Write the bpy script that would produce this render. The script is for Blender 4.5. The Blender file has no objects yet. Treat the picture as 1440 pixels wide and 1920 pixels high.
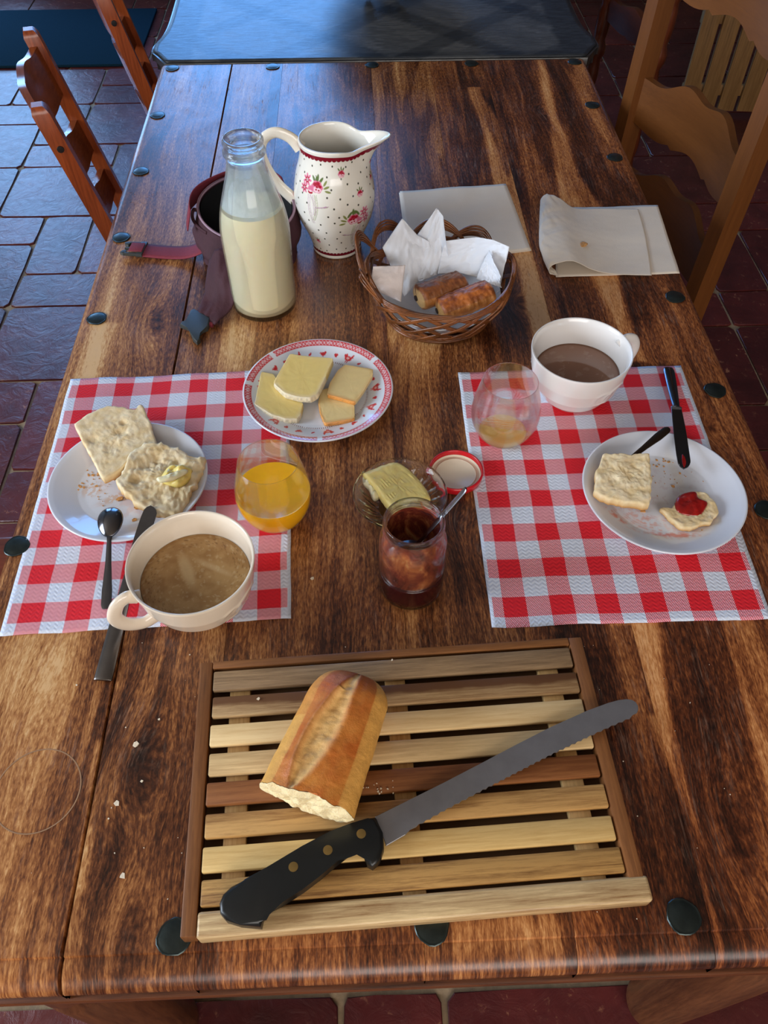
import bpy, bmesh, math, random
import numpy as np
from mathutils import Vector, Matrix, noise as mn
PI = math.pi
random.seed(7); np.random.seed(7)
SC = bpy.context.scene
COL = SC.collection

# ------------------------------------------------------------------ camera
CAMZ = 1.495; FPX = 1500.0
def _norm(v): return v / np.linalg.norm(v)
_p = math.atan2(1873.0, FPX)
_Y = _norm(np.array([-87.0, 1873.0, -FPX]))
_Z = np.array([0, math.cos(_p), math.sin(_p)]); _Z = _norm(_Z - _Z.dot(_Y) * _Y)
_X = np.cross(_Y, _Z)
RW = np.stack([_X, _Y, _Z], 1)            # camera <- world
cam = bpy.data.cameras.new('camera'); camo = bpy.data.objects.new('camera', cam); COL.objects.link(camo)
M = Matrix([[RW[j][i] for j in range(3)] for i in range(3)]).to_4x4()
M.translation = Vector((0, 0, CAMZ)); camo.matrix_world = M
cam.sensor_fit = 'VERTICAL'; cam.sensor_height = 24.0; cam.lens = 24.0 * FPX / 1920.0
cam.clip_start = 0.02; SC.camera = camo
TZ = 0.76                                  # table top height
def W(x, y, z=TZ):
    """world X,Y of a measured point of the photograph lying at height z"""
    d = RW.T @ np.array([x - 720.0, -(y - 960.0), -FPX]); t = (z - CAMZ) / d[2]
    return float(d[0] * t), float(d[1] * t)

# ------------------------------------------------------------------ world, lights, exposure
w = bpy.data.worlds.new('sky'); SC.world = w; w.use_nodes = True
w.node_tree.nodes['Background'].inputs[0].default_value = (0.42, 0.62, 1.0, 1)
w.node_tree.nodes['Background'].inputs[1].default_value = 1.0
SC.view_settings.view_transform = 'Standard'; SC.view_settings.look = 'None'
SC.view_settings.gamma = 1.0; SC.view_settings.use_curve_mapping = False
SC.view_settings.exposure = -0.04
def area(name, loc, aim, sx, sy, power, col):
    l = bpy.data.lights.new(name, 'AREA'); l.shape = 'RECTANGLE'; l.size = sx; l.size_y = sy
    l.energy = power; l.color = col
    o = bpy.data.objects.new(name, l); COL.objects.link(o); o.location = loc
    o.rotation_euler = (Vector(aim) - Vector(loc)).to_track_quat('-Z', 'Y').to_euler()
    return o
WALLY = 4.75
area('daylight_far_door', (-2.15, WALLY + .2, 1.25), (-2.15, 0, 1.25), 1.1, 2.0, 62, (.24, .52, 1.0))
area('daylight_far_window', (-.56, WALLY + .2, 1.85), (-.56, 0, 1.85), 1.45, 1.75, 62, (.12, .40, 1.0))
area('daylight_left_window', (-3.3, .1, 1.75), (0, .6, .76), 1.5, 1.5, 138, (.76, .87, 1.0))
area('daylight_rear_window', (.5, -2.6, 2.0), (0, .7, .76), 2.6, 1.5, 72, (1.0, .90, .78))

# ------------------------------------------------------------------ helpers
def s2l(c):
    c = c / 255.0
    return c / 12.92 if c <= .04045 else ((c + .055) / 1.055) ** 2.4
def rgb(r, g, b): return (s2l(r), s2l(g), s2l(b), 1.0)
def mat_new(name):
    m = bpy.data.materials.new(name); m.use_nodes = True
    nt = m.node_tree; b = nt.nodes['Principled BSDF']
    return m, nt, b
def node(nt, t, **kw):
    n = nt.nodes.new(t)
    for k, v in kw.items(): setattr(n, k, v)
    return n
def coords(nt, scale=(1, 1, 1), kind='Object', rot=(0, 0, 0)):
    tc = node(nt, 'ShaderNodeTexCoord'); mp = node(nt, 'ShaderNodeMapping')
    mp.inputs['Scale'].default_value = scale; mp.inputs['Rotation'].default_value = rot
    nt.links.new(tc.outputs[kind], mp.inputs[0]); return mp.outputs[0]
def noise_tex(nt, vec, scale, detail=4, rough=.55, dist=0):
    n = node(nt, 'ShaderNodeTexNoise'); n.inputs['Scale'].default_value = scale
    n.inputs['Detail'].default_value = detail; n.inputs['Roughness'].default_value = rough
    n.inputs['Distortion'].default_value = dist
    if vec is not None: nt.links.new(vec, n.inputs['Vector'])
    return n.outputs['Fac']
def ramp(nt, fac, stops):
    r = node(nt, 'ShaderNodeValToRGB'); e = r.color_ramp.elements
    while len(e) > 1: e.remove(e[0])
    e[0].position = stops[0][0]; e[0].color = stops[0][1]
    for p, c in stops[1:]:
        q = e.new(p); q.color = c
    nt.links.new(fac, r.inputs[0]); return r.outputs[0]
def math_(nt, op, a, b=None, c=None, clamp=False):
    n = node(nt, 'ShaderNodeMath', operation=op); n.use_clamp = clamp
    for i, v in enumerate((a, b, c)):
        if v is None: continue
        if isinstance(v, (int, float)): n.inputs[i].default_value = v
        else: nt.links.new(v, n.inputs[i])
    return n.outputs[0]
def mixc(nt, f, a, b, mode='MIX'):
    n = node(nt, 'ShaderNodeMix', data_type='RGBA', blend_type=mode)
    for sck, v in ((n.inputs[0], f), (n.inputs[6], a), (n.inputs[7], b)):
        if isinstance(v, (int, float, tuple)): sck.default_value = v
        else: nt.links.new(v, sck)
    return n.outputs[2]
def bump(nt, b, h, strength=.3, dist=.002):
    n = node(nt, 'ShaderNodeBump'); n.inputs['Strength'].default_value = strength; n.inputs['Distance'].default_value = dist
    nt.links.new(h, n.inputs['Height']); nt.links.new(n.outputs[0], b.inputs['Normal'])
def plain(name, col, rough=.5, metal=0.0, var=.12, vs=40, bs=0, bd=.001, spec=.5, coat=0, sss=0):
    m, nt, b = mat_new(name); v = coords(nt)
    f = noise_tex(nt, v, vs, 5, .6)
    dk = tuple(x * (1 - var) for x in col[:3]) + (1,); lt = tuple(min(1, x * (1 + var)) for x in col[:3]) + (1,)
    nt.links.new(ramp(nt, f, [(.3, dk), (.7, lt)]), b.inputs['Base Color'])
    b.inputs['Roughness'].default_value = rough; b.inputs['Metallic'].default_value = metal
    b.inputs['Specular IOR Level'].default_value = spec; b.inputs['Coat Weight'].default_value = coat
    if sss:
        b.inputs['Subsurface Weight'].default_value = sss; b.inputs['Subsurface Radius'].default_value = (.012, .008, .004)
        b.inputs['Subsurface Scale'].default_value = .5
    if bs: bump(nt, b, noise_tex(nt, v, vs * 3, 4, .6), bs, bd)
    return m
def glassmat(name, col=(1, 1, 1, 1), rough=0.0, ior=1.45, body=.5):
    m, nt, b = mat_new(name)
    b.inputs['Base Color'].default_value = col; b.inputs['Roughness'].default_value = rough
    b.inputs['Transmission Weight'].default_value = 1.0; b.inputs['IOR'].default_value = ior
    # let light through to what stands inside (thin real glass throws only a faint shadow)
    tr = node(nt, 'ShaderNodeBsdfTransparent'); tr.inputs[0].default_value = col
    mx = node(nt, 'ShaderNodeMixShader'); mx.inputs[0].default_value = body
    out = [n for n in nt.nodes if n.type == 'OUTPUT_MATERIAL'][0]
    nt.links.new(tr.outputs[0], mx.inputs[1]); nt.links.new(b.outputs[0], mx.inputs[2]); nt.links.new(mx.outputs[0], out.inputs[0])
    return m
def wood(name, dark, light, axis=0, s=1.0, rough=.45, contrast=1.0, off=0.0, bs=.15, dist=.6, mid=None):
    """grain runs along local axis"""
    m, nt, b = mat_new(name)
    sc = [60 * s, 60 * s, 60 * s]; sc[axis] = 3.0 * s
    v = coords(nt, tuple(sc)); v2 = node(nt, 'ShaderNodeVectorMath', operation='ADD'); v2.inputs[1].default_value = (off, off * 1.7, off * .6)
    nt.links.new(v, v2.inputs[0]); v = v2.outputs[0]
    big = noise_tex(nt, v, .5, 4, .55, dist); fine = noise_tex(nt, v, 6.5, 6, .75, .3)
    f = math_(nt, 'MULTIPLY_ADD', fine, .75, math_(nt, 'MULTIPLY', big, .75)); f = math_(nt, 'MULTIPLY_ADD', math_(nt, 'SUBTRACT', f, .75), 2.1 * contrast, .5, clamp=True)
    st = [(.1, dark), (.85, light)] if mid is None else [(.08, dark), (.45, mid), (.9, light)]
    nt.links.new(ramp(nt, f, st), b.inputs['Base Color'])
    b.inputs['Roughness'].default_value = rough
    bump(nt, b, fine, bs, .0006)
    return m
def colmat(name, rough=.4, ns=0, namt=.15, bs=0, bd=.001, coat=0, sss=0, spec=.5, bscale=None):
    """colour from the mesh's own painted colour layer, with fine grain on top"""
    m, nt, b = mat_new(name)
    a = node(nt, 'ShaderNodeVertexColor'); a.layer_name = 'Col'; c = a.outputs[0]
    v = coords(nt)
    if ns:
        f = noise_tex(nt, v, ns, 5, .65)
        g = math_(nt, 'MULTIPLY_ADD', f, 2 * namt, 1 - namt)
        cc = node(nt, 'ShaderNodeCombineColor'); [nt.links.new(g, cc.inputs[i]) for i in range(3)]
        c = mixc(nt, 1.0, c, cc.outputs[0], 'MULTIPLY')
    nt.links.new(c, b.inputs['Base Color']); b.inputs['Roughness'].default_value = rough
    b.inputs['Coat Weight'].default_value = coat; b.inputs['Specular IOR Level'].default_value = spec
    if sss:
        b.inputs['Subsurface Weight'].default_value = sss; b.inputs['Subsurface Radius'].default_value = (.01, .007, .004); b.inputs['Subsurface Scale'].default_value = .5
    if bs: bump(nt, b, noise_tex(nt, v, bscale or ns or 200, 6, .7), bs, bd)
    return m

class G:
    def __init__(s): s.v = []; s.f = []
    def add(s, v, f):
        n = len(s.v); s.v += [tuple(map(float, p)) for p in v]; s.f += [tuple(int(i) + n for i in q) for q in f]; return s
    def tf(s, mtx):
        s.v = [tuple(mtx @ Vector(p)) for p in s.v]; return s
    def move(s, x, y, z): s.v = [(a + x, b + y, c + z) for a, b, c in s.v]; return s
def obj(name, g, mat, parent=None, loc=None, rot=None, smooth=True, ang=40, col=None, attrs=None, solid=0, sub=0):
    me = bpy.data.meshes.new(name); me.from_pydata(g.v, [], g.f); me.update()
    bm = bmesh.new(); bm.from_mesh(me); bmesh.ops.recalc_face_normals(bm, faces=bm.faces) if not getattr(g, 'keep', False) else None
    bm.to_mesh(me); bm.free()
    me.polygons.foreach_set('use_smooth', [smooth] * len(me.polygons))
    if smooth and ang: me.set_sharp_from_angle(angle=math.radians(ang))
    if col is not None:
        ca = me.color_attributes.new(name='Col', type='FLOAT_COLOR', domain='POINT')
        a = np.ones((len(g.v), 4), dtype=np.float32); a[:, :3] = np.asarray(col)[:, :3]; ca.data.foreach_set('color', a.ravel())
    for k, val in (attrs or {}).items():
        at = me.attributes.new(name=k, type='FLOAT', domain='POINT'); at.data.foreach_set('value', np.asarray(val, dtype=np.float32))
    if mat: me.materials.append(mat)
    o = bpy.data.objects.new(name, me); COL.objects.link(o)
    if parent: o.parent = parent
    if loc: o.location = loc
    if rot: o.rotation_euler = rot
    if solid:
        md = o.modifiers.new('thickness', 'SOLIDIFY'); md.thickness = solid; md.offset = 1
    if sub:
        md = o.modifiers.new('sub', 'SUBSURF'); md.levels = sub; md.render_levels = sub
    return o
def tag(o, label=None, cat=None, group=None, kind=None):
    if label: o['label'] = label
    if cat: o['category'] = cat
    if group: o['group'] = group
    if kind: o['kind'] = kind
    return o
def thing(name, label, cat, loc=(0, 0, 0), rot=(0, 0, 0), group=None):
    o = bpy.data.objects.new(name, None); COL.objects.link(o); o.location = loc; o.rotation_euler = rot
    o.empty_display_size = .05
    return tag(o, label, cat, group)
def box(x0, x1, y0, y1, z0, z1, bev=0, seg=2, g=None):
    g = g or G(); bm = bmesh.new(); bmesh.ops.create_cube(bm, size=1)
    for v in bm.verts:
        v.co = ((x0 + x1) / 2 + v.co.x * (x1 - x0), (y0 + y1) / 2 + v.co.y * (y1 - y0), (z0 + z1) / 2 + v.co.z * (z1 - z0))
    if bev: bmesh.ops.bevel(bm, geom=bm.edges[:], offset=bev, segments=seg, affect='EDGES', profile=.5)
    bm.verts.index_update(); g.add([v.co for v in bm.verts], [[v.index for v in f.verts] for f in bm.faces]); bm.free(); return g
def extr(poly, z0, z1, bev=0, seg=2, g=None):
    g = g or G(); bm = bmesh.new()
    a = [bm.verts.new((p[0], p[1], z0)) for p in poly]; b = [bm.verts.new((p[0], p[1], z1)) for p in poly]; n = len(poly)
    bm.faces.new(a[::-1]); top = bm.faces.new(b)
    for i in range(n): bm.faces.new((a[i], a[(i + 1) % n], b[(i + 1) % n], b[i]))
    if bev: bmesh.ops.bevel(bm, geom=[e for e in top.edges], offset=bev, segments=seg, affect='EDGES', profile=.5, clamp_overlap=True)
    bm.verts.index_update(); g.add([v.co for v in bm.verts], [[v.index for v in f.verts] for f in bm.faces]); bm.free(); return g
def lathe(prof, n=48, rf=None, g=None, close=False):
    """prof: list of (r,z); r==0 makes a pole; rf(r,z,theta)->(r,z)"""
    g = g or G(); v = []; rows = []
    for r, z in prof:
        if r <= 1e-7: rows.append([len(v)]); v.append((0, 0, z))
        else:
            row = []
            for i in range(n):
                t = 2 * PI * i / n; rr, zz = rf(r, z, t) if rf else (r, z)
                row.append(len(v)); v.append((rr * math.cos(t), rr * math.sin(t), zz))
            rows.append(row)
    f = []
    prs = list(zip(rows, rows[1:])) + ([(rows[-1], rows[0])] if close else [])
    for a, b in prs:
        for i in range(n):
            j = (i + 1) % n
            if len(a) == 1 and len(b) == 1: break
            if len(a) == 1: f.append((a[0], b[i], b[j]))
            elif len(b) == 1: f.append((a[i], a[j], b[0]))
            else: f.append((a[i], a[j], b[j], b[i]))
    return g.add(v, f)
def tube(path, rad, n=8, closed=False, sq=(1, 1), up=(0, 0, 1), g=None):
    """sweep; rad number or list; sq = section scale (side, up)"""
    g = g or G(); P = [Vector(p) for p in path]; m = len(P); v = []
    for i, p in enumerate(P):
        if closed: t = (P[(i + 1) % m] - P[i - 1])
        else: t = P[min(i + 1, m - 1)] - P[max(i - 1, 0)]
        t.normalize(); u = Vector(up); s = t.cross(u)
        if s.length < 1e-4: s = t.cross(Vector((1, 0, 0)))
        s.normalize(); u = s.cross(t).normalized(); r = rad[i] if hasattr(rad, '__len__') else rad
        for k in range(n):
            a = 2 * PI * k / n; v.append(p + s * (math.cos(a) * r * sq[0]) + u * (math.sin(a) * r * sq[1]))
    f = []
    for i in range(m if closed else m - 1):
        for k in range(n):
            a = i * n; b = ((i + 1) % m) * n; f.append((a + k, a + (k + 1) % n, b + (k + 1) % n, b + k))
    if not closed: f.append(tuple(range(n))[::-1]); f.append(tuple((m - 1) * n + k for k in range(n)))
    return g.add(v, f)
def grid(nu, nv, fn, g=None):
    g = g or G(); v = [fn(i / (nu - 1), j / (nv - 1)) for j in range(nv) for i in range(nu)]
    f = [(j * nu + i, j * nu + i + 1, (j + 1) * nu + i + 1, (j + 1) * nu + i) for j in range(nv - 1) for i in range(nu - 1)]
    return g.add(v, f)
def smooth_path(pts, n=8):
    """Catmull-Rom through the points"""
    P = [Vector(p) for p in pts]; out = []
    for i in range(len(P) - 1):
        a = P[max(i - 1, 0)]; b = P[i]; c = P[i + 1]; d = P[min(i + 2, len(P) - 1)]
        for k in range(n):
            t = k / n; out.append(.5 * ((2 * b) + (c - a) * t + (2 * a - 5 * b + 4 * c - d) * t * t + (3 * b - a - 3 * c + d) * t ** 3))
    out.append(P[-1]); return out
def fbm(x, y, z=0, o=4): return mn.fractal(Vector((x, y, z)), 1.0, 2.0, o)
def nz(x, y, z=0): return mn.noise(Vector((x, y, z)))

# ------------------------------------------------------------------ materials
GROUT = plain('grout', rgb(150, 128, 100), .9, var=.25, vs=60, bs=.4)
def tile_mat(name, a, b_, worn):
    m, nt, b = mat_new(name); v = coords(nt, kind='Generated'); vo = coords(nt)
    oi = node(nt, 'ShaderNodeObjectInfo'); rnd = oi.outputs['Random']
    va = node(nt, 'ShaderNodeVectorMath', operation='ADD'); nt.links.new(vo, va.inputs[0])
    cx = node(nt, 'ShaderNodeCombineXYZ'); nt.links.new(math_(nt, 'MULTIPLY', rnd, 37.0), cx.inputs[0]); nt.links.new(cx.outputs[0], va.inputs[1]); vv = va.outputs[0]
    n1 = noise_tex(nt, vv, 7, 6, .6, .4); n2 = noise_tex(nt, vv, 55, 5, .7, .5)
    base = ramp(nt, n1, [(.3, a), (.7, b_)])
    hv = node(nt, 'ShaderNodeHueSaturation'); nt.links.new(base, hv.inputs['Color']); nt.links.new(math_(nt, 'MULTIPLY_ADD', rnd, .5, .75), hv.inputs['Value'])
    wf = math_(nt, 'MULTIPLY_ADD', n2, 12, -7.1, clamp=True)
    wf = math_(nt, 'MULTIPLY', wf, math_(nt, 'MULTIPLY_ADD', n1, 4, -1.7, clamp=True))
    nt.links.new(mixc(nt, wf, hv.outputs[0], worn), b.inputs['Base Color'])
    nt.links.new(math_(nt, 'MULTIPLY_ADD', n2, .3, .20), b.inputs['Roughness'])
    sl = noise_tex(nt, vv, 18, 8, .62, 1.5)
    bump(nt, b, sl, .55, .004); return m
TILE = tile_mat('terracotta_tile', rgb(68, 26, 27), rgb(100, 40, 37), rgb(180, 122, 88))
RUGM = plain('rug_cloth', rgb(22, 46, 58), 1.0, spec=0.05, var=.25, vs=300, bs=.6)
WALLM = plain('wall_plaster', rgb(214, 200, 176), .9, var=.05, vs=6, bs=.2)
WALLG = plain('wall_dark_stone', rgb(90, 78, 66), .9, var=.3, vs=5, bs=.4)
CEIL = plain('ceiling_boards', rgb(176, 156, 130), .8, var=.2, vs=4)
FRAMEW = plain('window_wood', rgb(120, 84, 52), .5)
CER = plain('white_porcelain', rgb(232, 231, 234), .12, var=.01, coat=.4)
CREAM = plain('cream_stoneware', rgb(232, 218, 198), .16, var=.02, coat=.4)
CREAMW = plain('white_stoneware', rgb(232, 228, 224), .15, var=.01, coat=.4)
STEEL = plain('steel', rgb(150, 150, 156), .22, 1.0, var=.08, vs=30)
STEELD = plain('brushed_steel', rgb(148, 146, 148), .42, .75, var=.08, vs=60)
IRON = plain('hammered_iron', rgb(58, 66, 64), .34, .8, var=.3, vs=40, bs=.25, bd=.001)
GLASS = glassmat('clear_glass', (.97, .99, .98, 1), body=.6)
CUTG = glassmat('cut_glass', (.98, .99, .98, 1), ior=1.5, body=.95)

# ------------------------------------------------------------------ room
def struct(name, g, m, parent=None, **kw):
    o = obj(name, g, m, parent, smooth=False, ang=0, **kw)
    if not parent: o['kind'] = 'structure'
    return o
XL, XR, YB, CH = -3.2, 2.4, -2.5, 2.95
fl = struct('floor', box(XL - .1, XR + .1, YB - .1, WALLY + .1, -.12, -.004), GROUT)
struct('ceiling', box(XL - .1, XR + .1, YB - .1, WALLY + .1, CH, CH + .1), CEIL)
struct('wall_right', box(XR, XR + .1, YB, WALLY, 0, CH), WALLG)
def wall_open(name, axis, pos, a0, a1, holes, m):
    g = G()
    def bx(p, q, z0, z1):
        if q - p < 1e-4 or z1 - z0 < 1e-4: return
        if axis == 'y': box(p, q, pos, pos + .1, z0, z1, g=g)
        else: box(pos, pos + .1, p, q, z0, z1, g=g)
    x = a0
    for (h0, h1, z0, z1) in holes:
        bx(x, h0, 0, CH); bx(h0, h1, 0, z0); bx(h0, h1, z1, CH); x = h1
    bx(x, a1, 0, CH); return struct(name, g, m)
wall_open('wall_far', 'y', WALLY, XL, XR, [(-2.72, -1.6, .22, 2.26), (-1.3, .17, .96, 2.74)], WALLG)
wall_open('wall_left', 'x', XL - .1, YB, WALLY, [(-.7, .9, 1.0, 2.5)], WALLM)
wall_open('wall_near', 'y', YB - .1, XL, XR, [(-.85, 1.85, 1.2, 2.75)], WALLM)
def window(name, axis, pos, a0, a1, z0, z1, nv, nh):
    r = bpy.data.objects.new(name, None); COL.objects.link(r); r['kind'] = 'structure'
    def bar(p, q, za, zb, nm):
        g = box(p, q, pos - .02, pos + .03, za, zb) if axis == 'y' else box(pos - .02, pos + .03, p, q, za, zb)
        obj(nm, g, FRAMEW, r, smooth=False, ang=0)
    bar(a0, a0 + .04, z0, z1, 'frame_side'); bar(a1 - .04, a1, z0, z1, 'frame_side'); bar(a0 + .04, a1 - .04, z0, z0 + .05, 'frame_rail'); bar(a0 + .04, a1 - .04, z1 - .04, z1, 'frame_rail')
    for i in range(1, nv): c = a0 + (a1 - a0) * i / nv; bar(c - .012, c + .012, z0 + .05, z1 - .04, 'glazing_bar')
window('window_1', 'y', WALLY + .03, -2.72, -1.6, .22, 2.26, 2, 1)
window('window_2', 'y', WALLY + .03, -1.3, .17, .96, 2.74, 2, 1)
window('window_3', 'x', XL - .05, -.7, .9, 1.0, 2.5, 2, 1)
window('window_4', 'y', YB - .05, -.85, 1.85, 1.2, 2.75, 2, 1)
SPOT = mat_new('lamp_glow')
SPOT[2].inputs['Emission Color'].default_value = (1, .97, .92, 1); SPOT[2].inputs['Emission Strength'].default_value = 14
cl = thing('ceiling_light', 'small square recessed light in the ceiling over the far end of the table', 'light', (.83, 3.0, CH))
obj('frame', box(-.05, .05, -.05, .05, -.012, -.004, .002), FRAMEW, cl); obj('diffuser', box(-.038, .038, -.038, .038, -.018, -.012, .001), SPOT[0], cl)

# floor tiles: measured opus pattern, unit .1655 m
U = .1655; X0 = -.89; Y0 = 2.023
known = [(-1,1,-2,0),(-1,1,0,1),(-1,0,1,3),(0,2,1,3),(-3,-1,2,3),(-3,-1,0,2),(-2,0,-3,-2),(-2,0,-5,-3),(0,1,-4,-2),(0,2,-5,-4),(-2,0,3,5),(0,2,3,4),
 (-2,0,5,6),(-4,-2,3,5),(-4,-2,5,7),(-4,-2,7,8),(-2,-1,6,8),(-1,1,6,8),(0,2,4,6),(-5,-3,8,10),(-3,-1,8,10),(-1,1,8,9),(-1,1,9,10),
 (-5,-3,2,3),(-3,-1,-2,0),(10,12,-1,0),(12,14,-1,0),(10,12,-3,-1),(12,14,-3,-1),(12,13,0,2),(13,15,0,2),(10,12,0,1),(11,12,1,2),(12,14,2,3),(13,15,3,5),(11,13,3,5),(12,13,5,7),(11,12,5,6),
 (3,5,-13,-11),(5,6,-13,-11),(6,8,-13,-11),(8,10,-13,-11),(10,12,-13,-11),(1,3,-13,-11),(10,12,-4,-3),(12,14,-4,-3),(12,14,-6,-4)]
occ = {}
tiles = []
def put(a, b, c, d):
    for i in range(a, b):
        for j in range(c, d):
            if (i, j) in occ: return False
    for i in range(a, b):
        for j in range(c, d): occ[i, j] = 1
    tiles.append((a, b, c, d)); return True
for k in known: put(*k)
rt = random.Random(3)
IR = (-14, 20); JR = (-27, 17)
for j in range(*JR):
    for i in range(*IR):
        if (i, j) in occ: continue
        opts = [(2, 2), (2, 2), (2, 1), (1, 2), (2, 2)]; rt.shuffle(opts)
        for a, b in opts + [(1, 1)]:
            if i + a <= IR[1] and j + b <= JR[1] and put(i, i + a, j, j + b): break
tile_mesh = {}
tiles.sort(key=lambda t: (not (-7 <= t[0] < 17 and -13 <= t[2] < 13), abs(t[0] - 5)))
rest = G()
for n_, (a, b, c, d) in enumerate(tiles):
    wx, wy = (b - a) * U, (d - c) * U
    if n_ >= 295:
        box(X0 + a * U + .004, X0 + b * U - .004, Y0 + c * U + .004, Y0 + d * U - .004, -.0045, .003, g=rest); continue
    key = (b - a, d - c, rt.randint(0, 2))
    if key not in tile_mesh:
        gg = .0045; poly = []
        cs = [(gg, gg), (wx - gg, gg), (wx - gg, wy - gg), (gg, wy - gg)]
        for q in range(4):
            p0, p1 = cs[q], cs[(q + 1) % 4]
            for t in (0.04, .35, .65, .96):
                poly.append((p0[0] + (p1[0] - p0[0]) * t + rt.uniform(-.0012, .0012), p0[1] + (p1[1] - p0[1]) * t + rt.uniform(-.0012, .0012)))
        o = obj('tile', extr(poly, -.006, .003, .002, 1), TILE, fl, smooth=True, ang=30); tile_mesh[key] = o.data
    else:
        o = bpy.data.objects.new('tile', tile_mesh[key]); COL.objects.link(o); o.parent = fl
    o.location = (X0 + a * U, Y0 + c * U, rt.uniform(-.0006, .0006))
if rest.v:
    tag(obj('tile_remainder', rest, TILE, fl, smooth=False, ang=0), kind='stuff')

rug = obj('floor_rug', box(-2.7, -.93, 3.69, 4.31, .0038, .016, .004), RUGM, loc=None)
tag(rug, 'blue-grey flat rug lying on the tiles at the far left', 'rug')

# ------------------------------------------------------------------ dining table (sheesham planks)
def table_wood(name, refl=.34):
    m, nt, b = mat_new(name)
    at = node(nt, 'ShaderNodeAttribute'); at.attribute_name = 'gx'; gx = at.outputs['Fac']
    at2 = node(nt, 'ShaderNodeAttribute'); at2.attribute_name = 'tone'; tone = at2.outputs['Fac']
    at3 = node(nt, 'ShaderNodeAttribute'); at3.attribute_name = 'red'; red = at3.outputs['Fac']
    sp = node(nt, 'ShaderNodeSeparateXYZ'); nt.links.new(coords(nt), sp.inputs[0]); y = sp.outputs[1]
    def vec(a, c, z=0.0):
        cb = node(nt, 'ShaderNodeCombineXYZ'); nt.links.new(math_(nt, 'MULTIPLY', gx, a), cb.inputs[0]); nt.links.new(math_(nt, 'MULTIPLY', y, c), cb.inputs[1]); cb.inputs[2].default_value = z; return cb.outputs[0]
    band = noise_tex(nt, vec(30, 1.8), 1, 5, .62, .7)
    streak = noise_tex(nt, vec(190, 7, 3), 1, 6, .72, .3)
    pore = noise_tex(nt, vec(560, 105, 7), 1, 3, .65, .3)
    blot = noise_tex(nt, vec(14, 9, 11), 1, 6, .65, 1.0)
    hw_ = noise_tex(nt, vec(13, 1.1, 31), 1, 3, .5, 1.1); hw2 = math_(nt, 'MULTIPLY_ADD', hw_, 22, -11.6, clamp=True); hw3 = math_(nt, 'MULTIPLY_ADD', hw_, 22, -8.6, clamp=True)
    f = math_(nt, 'ADD', tone, math_(nt, 'MULTIPLY_ADD', band, .60, -.30)); f = math_(nt, 'ADD', f, math_(nt, 'MULTIPLY_ADD', hw2, -.17, .05)); f = math_(nt, 'ADD', f, math_(nt, 'MULTIPLY_ADD', hw3, -.13, .10))
    f = math_(nt, 'ADD', f, math_(nt, 'MULTIPLY_ADD', streak, .80, -.40))
    f = math_(nt, 'ADD', f, math_(nt, 'MULTIPLY_ADD', pore, 1.05, -.525), clamp=True)
    col = ramp(nt, f, [(.0, rgb(30, 15, 9)), (.2, rgb(60, 32, 18)), (.38, rgb(98, 57, 32)), (.52, rgb(136, 87, 49)), (.68, rgb(172, 121, 72)), (.85, rgb(204, 158, 102)), (1, rgb(222, 186, 134))])
    redc = mixc(nt, 1.0, col, (1.10, .80, .66, 1), 'MULTIPLY')
    col = mixc(nt, red, col, redc)
    # chalky worn lacquer streaks, pinkish
    wear = math_(nt, 'MULTIPLY_ADD', noise_tex(nt, vec(330, 22, 21), 1, 6, .78, .4), 8, -4.2, clamp=True)
    wear = math_(nt, 'MULTIPLY', wear, math_(nt, 'MULTIPLY_ADD', blot, 5, -2.1, clamp=True))
    col = mixc(nt, math_(nt, 'MULTIPLY', wear, .42), col, rgb(170, 134, 110))
    nt.links.new(col, b.inputs['Base Color'])
    nt.links.new(math_(nt, 'MULTIPLY_ADD', wear, .25, math_(nt, 'MULTIPLY_ADD', blot, .22, refl - .15)), b.inputs['Roughness'])
    b.inputs['Specular IOR Level'].default_value = .5
    bump(nt, b, math_(nt, 'ADD', streak, math_(nt, 'MULTIPLY', pore, .5)), .16, .0009)
    return m
TWOOD = table_wood('sheesham_wood')
YF, YBK = .133, 1.822
joints = [-.411, -.258, -.150, .038, .163, .277, .501]
KN = []   # knots: x, y, rx, ry, strength (measured)
for px, py, rx, ry, st in [(272, 1440, .022, .045, 1), (190, 1620, .02, .05, .4), (290, 605, .018, .05, .9), (440, 1240, .02, .05, .5), (975, 568, .012, .02, 1), (1157, 195, .02, .04, .9), (905, 1035, .012, .03, .8),
        (1382, 1560, .02, .05, .6), (60, 1390, .03, .09, .6), (150, 1640, .03, .07, .7), (1170, 420, .012, .03, .6), (860, 985, .008, .02, .8), (1330, 800, .01, .02, .7), (240, 1760, .02, .04, .7), (1010, 205, .012, .02, .7), (1090, 1500, .02, .08, .5)]:
    x, y = W(px, py); KN.append((x, y, rx, ry, st))
BL = []   # tone blotches: x,y,rx,ry,delta
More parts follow.
